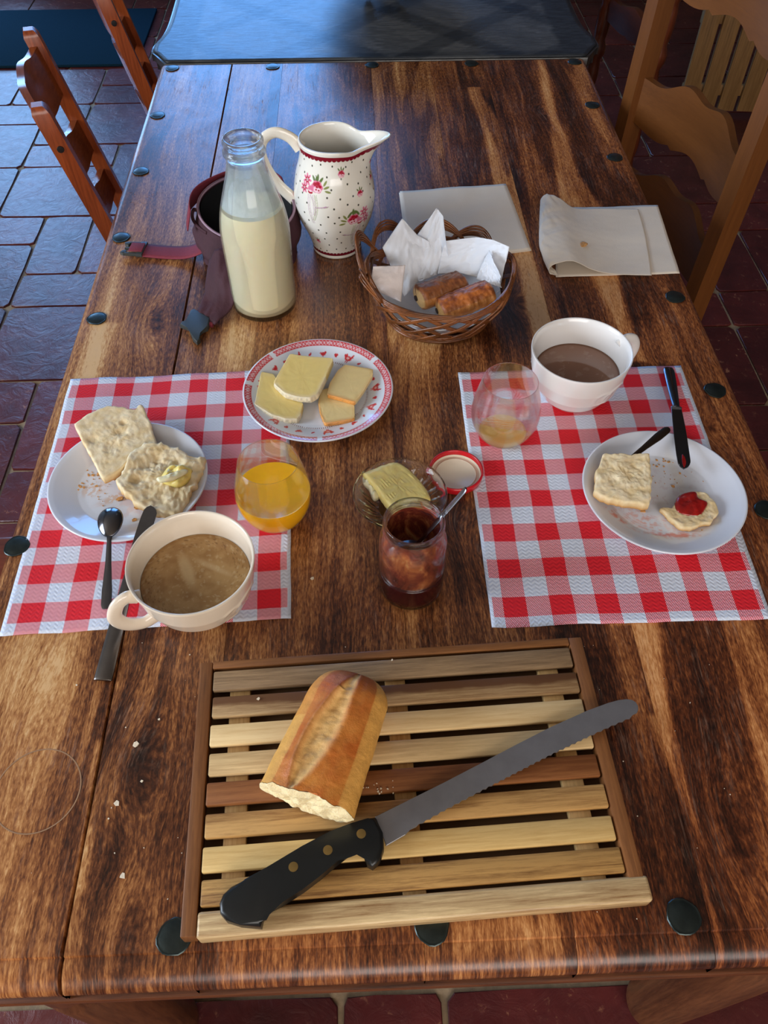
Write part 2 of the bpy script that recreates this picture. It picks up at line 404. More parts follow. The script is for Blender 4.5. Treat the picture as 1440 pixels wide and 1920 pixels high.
for px, py, rx, ry, dl in [(70, 1330, .05, .10, .20), (20, 1240, .03, .08, .22), (250, 1380, .03, .04, -.14), (300, 1480, .04, .06, -.10), (180, 1640, .05, .05, .10), (345, 1660, .05, .10, -.06), (620, 1180, .05, .05, -.05),
        (560, 900, .05, .16, -.07), (640, 1000, .03, .2, .05), (880, 1050, .03, .12, -.15), (960, 560, .022, .09, -.42), (930, 640, .03, .06, -.22), (800, 640, .05, .06, .20), (730, 640, .03, .10, .14), (690, 560, .04, .07, .10), (440, 640, .04, .05, .22), (380, 680, .06, .04, .12),
        (330, 580, .04, .05, -.16), (1060, 200, .03, .12, -.18), (930, 220, .03, .25, -.14), (980, 350, .02, .14, -.2), (1230, 620, .05, .10, -.02), (1330, 1380, .07, .12, -.10), (1200, 1290, .02, .10, .20), (1300, 1640, .03, .10, -.14), (1400, 1300, .03, .1, -.12),
        (700, 1770, .1, .02, -.06), (1000, 1742, .07, .015, .20), (860, 1748, .06, .015, .16), (520, 1760, .05, .015, .12), (180, 650, .012, .22, .3), (140, 850, .012, .14, .22), (250, 430, .02, .10, -.05), (120, 1560, .04, .05, -.10)]:
    x, y = W(px, py); BL.append((x, y, rx, ry, dl))
def strip_fn(pts):
    """sapwood strip from measured (left px, right px, y px)"""
    rows = sorted([(W(l, y)[1], W(l, y)[0], W(r, y)[0]) for l, r, y in pts]); a = np.array(rows)
    return lambda yy: (np.interp(yy, a[:, 0], a[:, 1]), np.interp(yy, a[:, 0], a[:, 2]), a[0, 0], a[-1, 0])
STR = [(strip_fn([(1008, 1022, 118), (1020, 1040, 190), (1029, 1045, 220), (1034, 1064, 262), (1043, 1086, 330), (1052, 1128, 388), (1085, 1150, 470), (1118, 1162, 530), (1150, 1182, 600), (1180, 1205, 660)]), .45, .0035),
       (strip_fn([(880, 904, 180), (905, 945, 240), (925, 968, 340), (945, 990, 430), (972, 1008, 500), (990, 1030, 590), (1030, 1110, 760), (1120, 1205, 1100), (1152, 1236, 1180), (1192, 1246, 1260), (1222, 1258, 1360), (1246, 1266, 1420), (1284, 1297, 1520), (1322, 1334, 1680), (1346, 1356, 1765)]), .42, .0022),
       (strip_fn([(1330, 1372, 1100), (1358, 1410, 1170), (1388, 1450, 1285), (1412, 1470, 1400), (1445, 1490, 1520)]), .40, .003),
       (strip_fn([(150, 215, 640), (110, 150, 800), (40, 60, 1010), (0, 20, 1080)]), .2, .006),
       (strip_fn([(165, 182, 1460), (150, 172, 1560), (135, 160, 1650), (128, 136, 1700)]), .35, .003)]
base_tone = [.50, .47, .47, .49, .40, .43]
base_red = [.25, .15, .35, .3, .6, .8]
def plank(i):
    gl_, gr_ = (.0011 if i == 1 else .00015), (.0011 if i == 0 else .00015); x0, x1 = joints[i] + gl_, joints[i + 1] - gr_
    left, right = i == 0, i == 5
    xs = list(np.linspace(x0 + (.012 if left else 0), x1 - (.012 if right else 0), max(10, int((x1 - x0) / .0045))))
    cr = []                                # cross section columns: (x, dz)
    if left: cr += [(x0 + .012 - .012 * math.sin(a), -.012 + .012 * math.cos(a)) for a in np.linspace(PI / 2, .2, 5)]
    else: cr += [(xs[0], -1.2 * gl_)]; xs = [xs[0] + .6 * gl_] + xs[1:]
    cr += [(x, 0) for x in xs]
    if right: cr += [(x1 - .012 + .012 * math.sin(a), -.012 + .012 * math.cos(a)) for a in np.linspace(.2, PI / 2, 5)]
    else: cr[-1] = (cr[-1][0] - .6 * gr_, 0); cr += [(x1, -1.2 * gr_)]
    if left: cr = [(x0, -.036)] + cr
    else: cr = [(x0, -.036)] + cr
    cr += [(x1, -.036)]
    # long profile: bottom front, bullnose, groove, top
    prof = [(.118, -.036, .0), (.112, -.033, .0)]
    for a in np.linspace(-1.0, PI / 2 - .1, 9): prof.append((.131 - .022 * math.cos(a), -.0195 + .0165 * math.sin(a), 0))
    prof += [(.1335, -.0035, 0), (.1345, -.0006, 0)]
    ys = list(np.linspace(.138, YBK, 330))
    prof += [(y, 0.0, 1) for y in ys] + [(YBK + .0005, -.036, 1)]
    V = np.zeros((len(prof), len(cr), 3))
    for a, (y, dz, t) in enumerate(prof):
        for b_, (x, dzx) in enumerate(cr):
            V[a, b_] = (x, y, max(-.036, min(dz, 0) + dzx) if True else 0)
    nr, nc = V.shape[:2]; v = V.reshape(-1, 3)
    f = [(a * nc + b_, a * nc + b_ + 1, (a + 1) * nc + b_ + 1, (a + 1) * nc + b_) for a in range(nr - 1) for b_ in range(nc - 1)]
    f.append(tuple(range(nc))[::-1]); f.append(tuple((nr - 1) * nc + k for k in range(nc)))
    x, y = v[:, 0], v[:, 1] - v[:, 2] * .8
    gx = x + i * 3.17; tone = np.full(len(v), base_tone[i])
    wob = np.array([.010 * fbm(p[0] * 4, p[1] * 2.2, i * 9.0, 3) for p in zip(x, y)]); gx = gx + wob
    tone += np.array([.16 * fbm(p[0] * 14, p[1] * 3.0, i * 5.0 + 2, 3) for p in zip(x, y)])
    for kx, ky, rx, ry, st in KN:
        if not (joints[i] < kx < joints[i + 1]): continue
        dx, dy = (x - kx) / rx, (y - ky) / ry; d2 = dx * dx + dy * dy
        gx = gx - (x - kx) * .85 * st * np.exp(-d2 * .5) + .016 * st * np.exp(-d2 * .35) * np.sign(st)
        tone -= .15 * st * np.exp(-d2 * 3.2); tone += .10 * st * np.exp(-(np.sqrt(d2) - 1.1) ** 2 * 7)
    for bx, by, rx, ry, dl in BL:
        if not (joints[i] - .01 < bx < joints[i + 1] + .01): continue
        tone += dl * np.exp(-(((x - bx) / rx) ** 2 + ((y - by) / ry) ** 2) * 1.1)
    for fn, dl, soft in STR:
        l, r, ya, yb = fn(y); c = (l + r) / 2; ok = (c > joints[i]) & (c < joints[i + 1] + .004) & (y > ya - .02) & (y < yb + .04)
        m_ = 1 / (1 + np.exp(np.clip(-(x - l) / soft * 2, -30, 30))) / (1 + np.exp(np.clip((x - r) / soft * 2, -30, 30))); tone += np.where(ok, dl * m_, 0)
    tone -= np.where(v[:, 1] < .1385, .02, 0)
    red = np.full(len(v), base_red[i]) + .35 * np.clip((.45 - y) / .4, 0, 1)
    g = G(); g.add(v, f)
    return g, dict(gx=gx, tone=tone, red=red)
table = thing('dining_table', 'long rustic dining table of multicoloured wood planks with iron studs', 'table', (0, 0, 0))
def tz(o): o.location.z += 0; return o
for i in range(6):
    g, at = plank(i); o = obj('plank', g, TWOOD, table, ang=35, attrs=at); o.location = (0, 0, TZ)
DKW = wood('dark_table_wood', rgb(58, 28, 13), rgb(128, 72, 38), axis=0, s=.6, rough=.4)
DKV = wood('leg_wood', rgb(66, 34, 18), rgb(120, 72, 42), axis=2, s=.6, rough=.4)
DKY = wood('side_rail_wood', rgb(58, 28, 13), rgb(120, 68, 36), axis=1, s=.6, rough=.4)
obj('edge_moulding', box(-.405, .495, .1065, .125, TZ - .047, TZ - .0362, .003), DKW, table)
obj('edge_moulding', box(-.406, -.385, .126, 1.815, TZ - .058, TZ - .0362, .004), DKY, table)
obj('edge_moulding', box(.475, .496, .126, 1.815, TZ - .058, TZ - .0362, .004), DKY, table)
obj('apron', box(-.27, .37, .165, .185, TZ - .12, TZ - .0365, .003), DKW, table)
obj('apron', box(-.27, .37, 1.765, 1.785, TZ - .12, TZ - .0365, .003), DKW, table)
obj('apron', box(-.365, -.345, .222, 1.715, TZ - .12, TZ - .0365, .003), DKY, table)
obj('apron', box(.435, .455, .222, 1.715, TZ - .12, TZ - .0365, .003), DKY, table)
legprof = [(0, .0035), (.030, .0035), (.038, .010), (.042, .025), (.0425, .05), (.040, .075), (.041, .10), (.0435, .25), (.0455, .40), (.046, .50), (.040, .52), (.0455, .54), (.046, .7225), (0, .7225)]
for lx, ly in ((-.325, .172), (.432, .172), (-.325, 1.765), (.432, 1.765)): obj('leg', lathe(legprof, 28), DKV, table, loc=(lx, ly, 0))
rv = [(x, .145) for x in (-.38, -.168, .045, .256, .470)] + [(x, 1.806) for x in (-.383, -.171, .040, .252, .474)]
rv += [(-.384 if y != .553 else -.3975, y) for y in (.345, .553, .964, 1.173, 1.382, 1.594)] + [(.472, y) for y in (.36, .574, .780, .984, 1.40, 1.606)]
rg = lathe([(.0142, .0002), (.0146, .0012), (.0138, .0019), (.0128, .0017), (.0118, .0020), (.006, .0028), (0, .0030)], 20, rf=lambda r, z, t: (r * (1 + .035 * math.sin(3 * t + 1) + .02 * math.sin(7 * t)), z))
rm = None
for k, (x, y) in enumerate(rv):
    if rm is None: o = obj('stud', rg, IRON, table); rm = o.data
    else: o = bpy.data.objects.new('stud', rm); COL.objects.link(o); o.parent = table
    o.location = (x, y, TZ); o.rotation_euler = (0, 0, k * 1.3)
RING = plain('dried_ring', rgb(160, 122, 88), .8)
rx_, ry_ = W(70, 1482)
rgG = lathe([(.0385, .0001), (.0391, .00018), (.0397, .0001)], 60)
o = obj('water_ring_stain', rgG, RING, table, loc=(rx_, ry_, TZ + .0001))
# ------------------------------------------------------------------ slate-grey table behind
def slate_mat():
    m, nt, b = mat_new('dark_zinc_top')
    v = coords(nt, (1, 1, 1), rot=(0, 0, .5)); sp = node(nt, 'ShaderNodeSeparateXYZ'); nt.links.new(coords(nt), sp.inputs[0])
    n1 = noise_tex(nt, v, 9, 6, .6, .8)
    sv = coords(nt, (30, 160, 20), rot=(0, 0, .45)); st = noise_tex(nt, sv, 1, 5, .65, .6)
    at = node(nt, 'ShaderNodeAttribute'); at.attribute_name = 'tone'
    f = math_(nt, 'ADD', math_(nt, 'MULTIPLY_ADD', st, .6, -.1), math_(nt, 'MULTIPLY', n1, .3))
    f = math_(nt, 'ADD', f, at.outputs['Fac'], clamp=True)
    nt.links.new(ramp(nt, f, [(.15, rgb(44, 46, 50)), (.5, rgb(82, 82, 82)), (.9, rgb(144, 140, 134))]), b.inputs['Base Color'])
    nt.links.new(math_(nt, 'MULTIPLY_ADD', st, .30, .24), b.inputs['Roughness']); b.inputs['Metallic'].default_value = .2; bump(nt, b, st, .30, .0015); return m
SLATE = slate_mat()
ZINC = plain('metal_edge', rgb(120, 118, 116), .3, .9, var=.2, vs=30)
half = [(0, .455), (.05, .484), (.055, .490), (.09, .491), (.13, .482), (.17, .476), (.24, .474), (.40, .476), (.70, .476), (1.0, .474), (1.10, .478), (1.17, .491), (1.21, .491), (1.24, .47)]
def slate_out(inset=0):
    cx = .052; y0 = 1.829; hh = smooth_path([(a, b_, 0) for a, b_ in half], 4)
    r = [(cx + p.y - inset, y0 + inset + p.x * (1.24 - 2 * inset) / 1.24) for p in hh]
    return r + [(2 * cx - a, b_) for a, b_ in reversed(r)]
st_ = thing('side_table', 'dark grey metal-topped table with curved edges at the far end of the wooden table', 'table', (0, 0, 0))
# top as fine grid clipped to outline
hh = smooth_path([(a, b_, 0) for a, b_ in half], 4); hy = np.array([p.x for p in hh]); hx = np.array([p.y for p in hh])
gs = G(); NU, NV = 90, 110
gs = grid(NU, NV, lambda u, v: (.052 + (2 * u - 1) * (np.interp(v * 1.24, hy, hx) - .004), 1.833 + v * 1.232, .0))
tt = []
for x, y, z in gs.v:
    t = 0; ax = abs(x - .052)
    if ax > .40 or y < 1.86: t -= .16
    if ax < .40:
        d = ((x - .052 + y) / .30) % 1; e = ((x - .052 - y) / .30) % 1
        if d < .22: t -= .22
        if e < .22: t -= .18
        t += .16
    tt.append(t)
obj('top_sheet', gs, SLATE, st_, attrs=dict(tone=tt), loc=(0, 0, TZ + .003), solid=-.0025)
obj('edge_band', extr(slate_out(.0), TZ - .015, TZ, .004), ZINC, st_, ang=50)
obj('edge_band', extr(slate_out(.006), TZ - .035, TZ - .0155, .004), ZINC, st_, ang=50)
obj('apron', box(-.36, .46, 1.90, 2.98, TZ - .15, TZ - .0355, .004), DKW, st_)
for lx, ly in ((-.34, 1.93), (.44, 1.93), (-.34, 2.95), (.44, 2.95)):
    obj('leg', tube(smooth_path([(lx, ly, TZ - .036), (lx * 1.06, ly, .6), (lx * 1.02, ly, .45), (lx * .95, ly, .25), (lx * .98, ly, .06), (lx * 1.03, ly, 0.004)], 4), [.03 + .014 * math.exp(-((k - 4) / 5) ** 2) for k in range(21)], 12), DKV, st_)

# black iron pot with its feet on the far table
BLK = plain('black_cast_iron', rgb(18, 18, 20), .35, .3, var=.3, vs=60, bs=.2)
pot = thing('iron_pot', 'black iron pot standing on the dark metal-topped table, only its lower edge in view', 'pot', (.085, 2.31, TZ + .0035))
obj('body', lathe([(0, .035), (.05, .035), (.10, .05), (.145, .09), (.165, .15), (.165, .24), (.15, .28), (.145, .28), (.158, .24), (.158, .15), (.135, .09), (.09, .055), (0, .045)], 56), BLK, pot)
for fx, fy in ((-.045, -.135), (.030, -.165), (.0, .15)):
    obj('foot', tube([(fx * .75, fy * .75, .055), (fx * .95, fy * .95, .03), (fx * 1.02, fy * 1.02, .008)], [.022, .017, .012], 12), BLK, pot)
for s in (-1, 1): obj('handle', tube(smooth_path([(s * .16, -.04, .22), (s * .195, -.03, .23), (s * .195, .03, .23), (s * .16, .04, .22)], 5), .007, 8), BLK, pot)

# ------------------------------------------------------------------ chairs
HBK = plain('black_cap', rgb(20, 16, 14), .4)
def make_chair(name, label, loc, rz, Wd, H, rake, wm, wmz, wmx, slats, px_=.030, py_=.034, turned=False, group=None, seatm=None):
    """local x = facing direction, y across, origin on the floor below the first back post"""
    t = thing(name, label, 'chair', (loc[0], loc[1], 0), (0, 0, rz), group)
    def bx_(z): return -rake * max(0, z - .45) - (.05 * (.45 - z) if z < .45 else 0)
    for yy in (0, Wd):
        if turned:
            g = G(); ring = [.45, .58, .72, .86]
            path = []; rad = []
            for z in np.linspace(.003, H, 60):
                r = .019
                for q in ring: r += .006 * math.exp(-((z - q) / .012) ** 2) - .004 * math.exp(-((abs(z - q) - .03) / .012) ** 2)
                path.append((bx_(z), yy, z)); rad.append(r)
            tube(path, rad, 14, up=(0, 1, 0), g=g)
            obj('back_post', g, wmz, t)
        else:
            g = G(); pts = [.003, .2, .45, .6, .75, H - .012, H - .004, H]; sc = [1, 1, 1, 1, 1, 1, .8, .6]; v = []
            for z, s_ in zip(pts, sc):
                for a, b_ in ((-1, -1), (-.55, -1.0), (.55, -1.0), (1, -1), (1, 1), (-1, 1)):
                    v.append((bx_(z) + a * px_ / 2 * s_, yy + b_ * py_ / 2 * s_, z))
            n = 6; f = [(i * n + k, i * n + (k + 1) % n, (i + 1) * n + (k + 1) % n, (i + 1) * n + k) for i in range(len(pts) - 1) for k in range(n)] + [tuple(range(n))[::-1], tuple((len(pts) - 1) * n + k for k in range(n))]
            g.add(v, f); obj('back_post', g, wmz, t, ang=30)
        if not turned: obj('screw_cap', lathe([(.0065, 0), (.006, .0015), (0, .002)], 14), HBK, t, loc=(bx_(H - .075), -py_ / 2 - .0002 if yy == 0 else yy + py_ / 2 + .0002, H - .075), rot=(PI / 2 if yy == 0 else -PI / 2, 0, 0))
        obj('front_leg', lathe([(0, .003), (.015, .003), (.018, .2), (.02, .425), (0, .425)], 16), wmz, t, loc=(.35, yy + (.0), 0))
    for z0, z1, wav in slats:
        g = G(); nu, nv = 33, 7; v = []
        for th in (0, 1):
            for j in range(nv):
                for i in range(nu):
                    u = i / (nu - 1); q = j / (nv - 1); c = 4 * u * (1 - u)
                    lo = z0 + wav * (.020 * math.sin(PI * u) ** 2 * (1 if abs(u - .5) > .18 else .35) + .010 * math.cos(4 * PI * u) - .01)
                    hi = z1 + wav * (.030 * math.sin(PI * u) ** 1.2 + .007 * math.cos(6 * PI * u) - .007)
                    z = lo + (hi - lo) * q
                    v.append((bx_(z) - .032 * c - (.007 if th else -.007), .004 + u * (Wd - .008), z))
        N = nu * nv; f = []
        for j in range(nv - 1):
            for i in range(nu - 1):
                a = j * nu + i; f.append((a, a + 1, a + nu + 1, a + nu)); f.append((N + a, N + a + nu, N + a + nu + 1, N + a + 1))
        for i in range(nu - 1): f.append((i, N + i, N + i + 1, i + 1)); a = (nv - 1) * nu + i; f.append((a, a + 1, N + a + 1, N + a))
        for j in range(nv - 1): a = j * nu; f.append((a, a + nu, N + a + nu, N + a)); a = j * nu + nu - 1; f.append((a, N + a, N + a + nu, a + nu))
        g.add(v, f); obj('back_slat', g, wm, t, ang=50)
    obj('seat', box(.02, .38, -.03, Wd + .03, .428, .462, .010, 3), seatm or wmx, t)
    for xx, y0, y1 in ((.35, .018, Wd - .018),): obj('stretcher', tube([(xx, y0, .2), (xx, y1, .2)], .010, 10), wm, t)
    for yy in (0, Wd): obj('stretcher', tube([(.01, yy, .16), (.335, yy, .16)], .010, 10), wmx, t)
    return t
cl1, cl2 = rgb(120, 52, 22), rgb(176, 84, 38)
CHy = wood('cherry_wood_across', rgb(104, 48, 24), rgb(150, 76, 40), 1, .5, .22); CHz = wood('cherry_wood_upright', cl1, cl2, 2, .5, .26); CHx = wood('cherry_wood_along', cl1, cl2, 0, .5, .3)
SL = [(.725, .822, .4), (.60, .67, .5), (.50, .555, .5)]
make_chair('ladderback_chair', 'reddish-brown ladder-back chair pushed in at the left side, whole back in view', (-.468, 1.474), .2775, .345, .85, .225, CHy, CHz, CHx, SL, group='reddish chairs along the left side')
make_chair('ladderback_chair', 'reddish-brown ladder-back chair at the far left corner, its top cut by the photo edge', (-.470, 2.045), .25, .345, .85, .225, CHy, CHz, CHx, SL, group='reddish chairs along the left side')
make_chair('ladderback_chair', 'reddish-brown chair of which only a seat corner shows beside the left placemat', (-.655, .415), .03, .355, .85, .225, CHy, CHz, CHx, SL, group='reddish chairs along the left side')
pl1, pl2 = rgb(88, 48, 18), rgb(124, 74, 32)
PNy = wood('pine_across', rgb(92, 52, 20), rgb(120, 72, 32), 1, .5, .38, contrast=.6); PNz = wood('pine_upright', pl1, pl2, 2, .5, .4, contrast=.6); PNx = wood('pine_along', pl1, pl2, 0, .5, .4, contrast=.6)
SR = [(.955, 1.05, 1), (.715, .80, 1), (.545, .625, 1)]
make_chair('ladderback_chair', 'honey pine ladder-back chair with wavy slats standing at the right side', (.56, 1.645), PI + .258, .375, 1.09, .03, PNy, PNz, PNx, SR, px_=.036, py_=.036)
DRy = wood('dark_chair_wood', rgb(58, 24, 12), rgb(96, 44, 22), 1, .5, .3); DRz = wood('dark_chair_wood_upright', rgb(58, 24, 12), rgb(104, 48, 24), 2, .5, .3)
make_chair('turned_post_chair', 'dark reddish chair with turned posts behind the honey pine chair', (.66, 2.33), PI + .05, .40, 1.02, .05, DRy, DRz, DRz, [(.84, .90, .6), (.66, .71, .6)], turned=True)
# slatted wooden rack on the floor, far right
OAK = wood('pale_oak', rgb(118, 84, 44), rgb(164, 122, 72), 2, .5, .6)
rk = thing('slatted_rack', 'pale wooden rack of rounded upright slats on the floor behind the pine chair', 'rack', (1.27, 3.17, 0), (0, 0, -.10))
for i in range(6):
    poly = [(0, .03), (.062, .03)] + [(.031 + .031 * math.cos(a), .43 + .022 * math.sin(a)) for a in np.linspace(0, PI, 9)]
    g = extr(poly, 0, .016, .002); g.tf(Matrix.Rotation(PI / 2, 4, 'X')); obj('slat', g, OAK, rk, loc=(i * .076, 0, 0))
obj('rail', box(-.0, .442, .001, .02, .08, .12, .003), OAK, rk); obj('rail', box(-.0, .442, .001, .02, .33, .37, .003), OAK, rk)
for xx in (.01, .41): obj('foot', box(xx, xx + .03, -.06, .16, .003, .03, .004), OAK, rk)
#PART2
# ------------------------------------------------------------------ placemats
MT = .0012                                    # mat lies a hair above the boards
def mat_paper(name, x0, y0):
    m, nt, b = mat_new(name)
    tc = node(nt, 'ShaderNodeUVMap'); sp = node(nt, 'ShaderNodeSeparateXYZ')
    at = node(nt, 'ShaderNodeAttribute'); at.attribute_name = 'mu'; at2 = node(nt, 'ShaderNodeAttribute'); at2.attribute_name = 'mv'
    u, v = at.outputs['Fac'], at2.outputs['Fac']
    def sq(c, o):
        return math_(nt, 'LESS_THAN', math_(nt, 'FRACT', math_(nt, 'MULTIPLY', math_(nt, 'SUBTRACT', c, o), 20.0)), .5)
    fx, fy = sq(u, x0), sq(v, y0)
    both = math_(nt, 'MULTIPLY', fx, fy); any_ = math_(nt, 'MAXIMUM', fx, fy)
    hat = math_(nt, 'LESS_THAN', math_(nt, 'FRACT', math_(nt, 'MULTIPLY', math_(nt, 'ADD', u, math_(nt, 'MULTIPLY', v, .8)), 510.0)), .62)
    edge = math_(nt, 'MULTIPLY', math_(nt, 'GREATER_THAN', u, .004), math_(nt, 'LESS_THAN', u, .296))
    r = math_(nt, 'MAXIMUM', both, math_(nt, 'MULTIPLY', any_, hat)); r = math_(nt, 'MULTIPLY', r, edge)
    nt.links.new(mixc(nt, r, rgb(216, 224, 240), rgb(224, 24, 40)), b.inputs['Base Color'])
    b.inputs['Roughness'].default_value = .8
    # embossed zigzag quilting
    z = math_(nt, 'ABSOLUTE', math_(nt, 'SUBTRACT', math_(nt, 'FRACT', math_(nt, 'MULTIPLY', u, 130.0)), .5))
    h = math_(nt, 'FRACT', math_(nt, 'ADD', math_(nt, 'MULTIPLY', v, 190.0), math_(nt, 'MULTIPLY', z, 1.2)))
    h = math_(nt, 'ABSOLUTE', math_(nt, 'SUBTRACT', h, .5)); bump(nt, b, h, .55, .0012)
    return m
def placemat(label, c, x0, y0, seed):
    """c: corners tl,tr,br,bl"""
    mu, mv = [], []
    def fn(u, v):
        # v=0 bottom, 1 top
        p = (1 - v) * ((1 - u) * np.array(c[3]) + u * np.array(c[2])) + v * ((1 - u) * np.array(c[0]) + u * np.array(c[1]))
        mu.append(u * .30); mv.append((1 - v) * .402)
        e = max(0, 1 - min(u, 1 - u) / .12, 1 - min(v, 1 - v) / .09)
        z = .0016 * e * e * max(0, fbm(u * 3 + seed, v * 4, seed) + .35)
        w_ = .0012 * fbm(u * 5, v * 5, seed + 4)
        return p[0] + w_, p[1] + w_ * (1 if 0 < v < 1 else 1.5), z
    g = grid(60, 80, fn)
    o = obj('paper_placemat', g, mat_paper('gingham_paper', x0, y0), loc=(0, 0, TZ + .0005), attrs=dict(mu=mu, mv=mv), ang=0, solid=.0003)
    return tag(o, label, 'placemat')
placemat('red and white checked paper placemat on the left, under the buttered bread plate', [W(133, 712), (-.100, .842), W(546, 1161), W(0, 1193)], .014, .0125, 1.3)
placemat('red and white checked paper placemat on the right, under the jam-smeared plate', [W(858, 700), W(1276, 687), W(1448, 1161), W(922, 1177)], .016, .0145, 5.1)

# ------------------------------------------------------------------ plates
def plate_prof(r, h=.016):
    return [(0, .0035), (.30 * r, .0035), (.58 * r, .0037), (.66 * r, .0045), (.80 * r, .0095), (.93 * r, .0145), (.985 * r, h), (r, h - .0005), (.995 * r, h - .0022), (.92 * r, .0105), (.78 * r, .0050), (.66 * r, .0012), (.60 * r, .0002), (.57 * r, .0002), (.56 * r, .0012), (0, .0012)]
def dense(prof, k=None, step=.0012):
    out = [prof[0]]
    for a, b_ in zip(prof, prof[1:]):
        n = max(1, int(math.dist(a, b_) / step))
        for i in range(1, n + 1): t = i / n; out.append((a[0] + (b_[0] - a[0]) * t, a[1] + (b_[1] - a[1]) * t))
    return out
PCOL = colmat('printed_porcelain', .13, coat=.4)
def blend(c, m, new):
    m = np.clip(m, 0, 1)[:, None]; return c * (1 - m) + np.array(new[:3])[None] * m
def sstep(a, b_, x): t = np.clip((x - a) / (b_ - a), 0, 1); return t * t * (3 - 2 * t)
WHT = rgb(224, 228, 238)
def plate(label, x, y, r, z, paint, nseg=420):
    pr = plate_prof(r); top = dense(pr[:8]); g = lathe(top + pr[8:], nseg); n = len(g.v)
    v = np.array(g.v); col = np.tile(np.array(WHT[:3]), (n, 1)); k = 1 + (len(top) - 1) * nseg
    m = np.zeros(n); m[:k] = 1; col = paint(v, col, m)
    o = obj('plate', g, PCOL, loc=(x, y, z), col=col, ang=0); return tag(o, label, 'plate')
def blob(v, x, y, rx, ry, a=0, soft=.3):
    dx, dy = v[:, 0] - x, v[:, 1] - y; c, s = math.cos(a), math.sin(a); d = np.sqrt(((c * dx + s * dy) / rx) ** 2 + ((-s * dx + c * dy) / ry) ** 2)
    return 1 - sstep(1 - soft, 1 + soft, d)
def nvec(v, sc, seed, o=4): return np.array([fbm(p[0] * sc + seed, p[1] * sc, seed, o) for p in v])
CHx_, CHy_, CHr = -.058, .786, .0985
def paint_cheese(v, col, m):
    r = np.hypot(v[:, 0], v[:, 1]) / CHr; t = np.arctan2(v[:, 1], v[:, 0]); RED = rgb(206, 44, 52); PK = rgb(226, 120, 124)
    sect = np.zeros(len(v))                      # the border band is broken in four places
    for g_ in (.62, 2.32, 3.0, 4.75): sect = np.maximum(sect, (np.abs((t - g_ + PI) % (2 * PI) - PI) < .035))
    band = ((r > .90) & (r < .965)) * (1 - sect)
    ph = t * 60
    lat = (np.abs(((r - .90) / .065) - (.5 + .45 * np.sin(ph))) < .16) | (np.abs(((r - .90) / .065) - (.5 - .45 * np.sin(ph))) < .16)
    col = blend(col, band * .45 * m, PK); col = blend(col, band * lat * m * .9, RED)
    col = blend(col, ((np.abs(r - .972) < .005) | (np.abs(r - .895) < .004)) * m * (1 - sect), RED)
    col = blend(col, (np.abs(r - .868) < .0028) * m * .8 * (1 - sect), RED)
    tick = (np.abs(r - .655) < .010) & ((t * 150 / (2 * PI)) % 1 < .38); col = blend(col, tick * m * .85, rgb(120, 60, 60))
    rg = random.Random(5); k = 0
    for i in range(26):                          # little hens, chicks and hearts round the rim
        a = i * 2 * PI / 26 + .05; R0 = .765 * CHr; cx, cy = R0 * math.cos(a), R0 * math.sin(a); ro = a - PI / 2
        def at(dx, dy): return cx + dx * math.cos(ro) - dy * math.sin(ro), cy + dx * math.sin(ro) + dy * math.cos(ro)
        kind = i % 4; s = (.0052, .0030, .0040, .0030)[kind]; mk = np.zeros(len(v))
        near = np.hypot(v[:, 0] - cx, v[:, 1] - cy) < .012
        if not near.any(): continue
        def ad(dx, dy, rx, ry, an=0):
            nonlocal mk
            X_, Y_ = at(dx * s, dy * s); mk = np.maximum(mk, np.where(near, blob(v, X_, Y_, rx * s, ry * s, ro + an, .18), 0))
        if kind == 0: ad(0, 0, 1.0, .72); ad(.85, .6, .30, .40); ad(1.15, .55, .16, .1); ad(-.95, .45, .60, .34, -.7); ad(-.7, .75, .5, .22, -1.0); ad(.15, -.95, .12, .4); ad(-.25, -.95, .12, .4); ad(1.0, 1.15, .25, .2)
        elif kind == 1: ad(-.35, .25, .6, .6); ad(.35, .25, .6, .6); ad(0, -.45, .5, .7, PI / 4)
        elif kind == 2: ad(0, 0, .85, .65); ad(.75, .55, .42, .42); ad(-.9, .3, .4, .25, .5); ad(0, -.8, .1, .4)
        else: ad(0, 0, .8, .5, .6); ad(.5, .6, .35, .35)
        if kind == 0:
            wing = np.where(near, blob(v, *at(-.1 * s, .05 * s), .45 * s, .3 * s, ro, .2), 0)
            col = blend(col, mk * m, RED); col = blend(col, wing * m * .7, rgb(236, 200, 200)); continue
        col = blend(col, mk * m, RED)
    return col
def paint_left(v, col, m):
    n1 = nvec(v, 60, 3); n2 = nvec(v, 160, 8)
    s = blob(v, -.012, -.018, .022, .006, .5, .5) * (n2 > -.1); col = blend(col, s * .7 * m, rgb(214, 178, 150))
    s = blob(v, .010, -.030, .050, .022, .45, .6) * np.clip(n1 * 4, 0, 1); col = blend(col, s * .35 * m, rgb(226, 190, 180))
    s = blob(v, -.044, -.006, .014, .010, .3, .5) * (n2 > .0); col = blend(col, s * .5 * m, rgb(210, 160, 110))
    return col
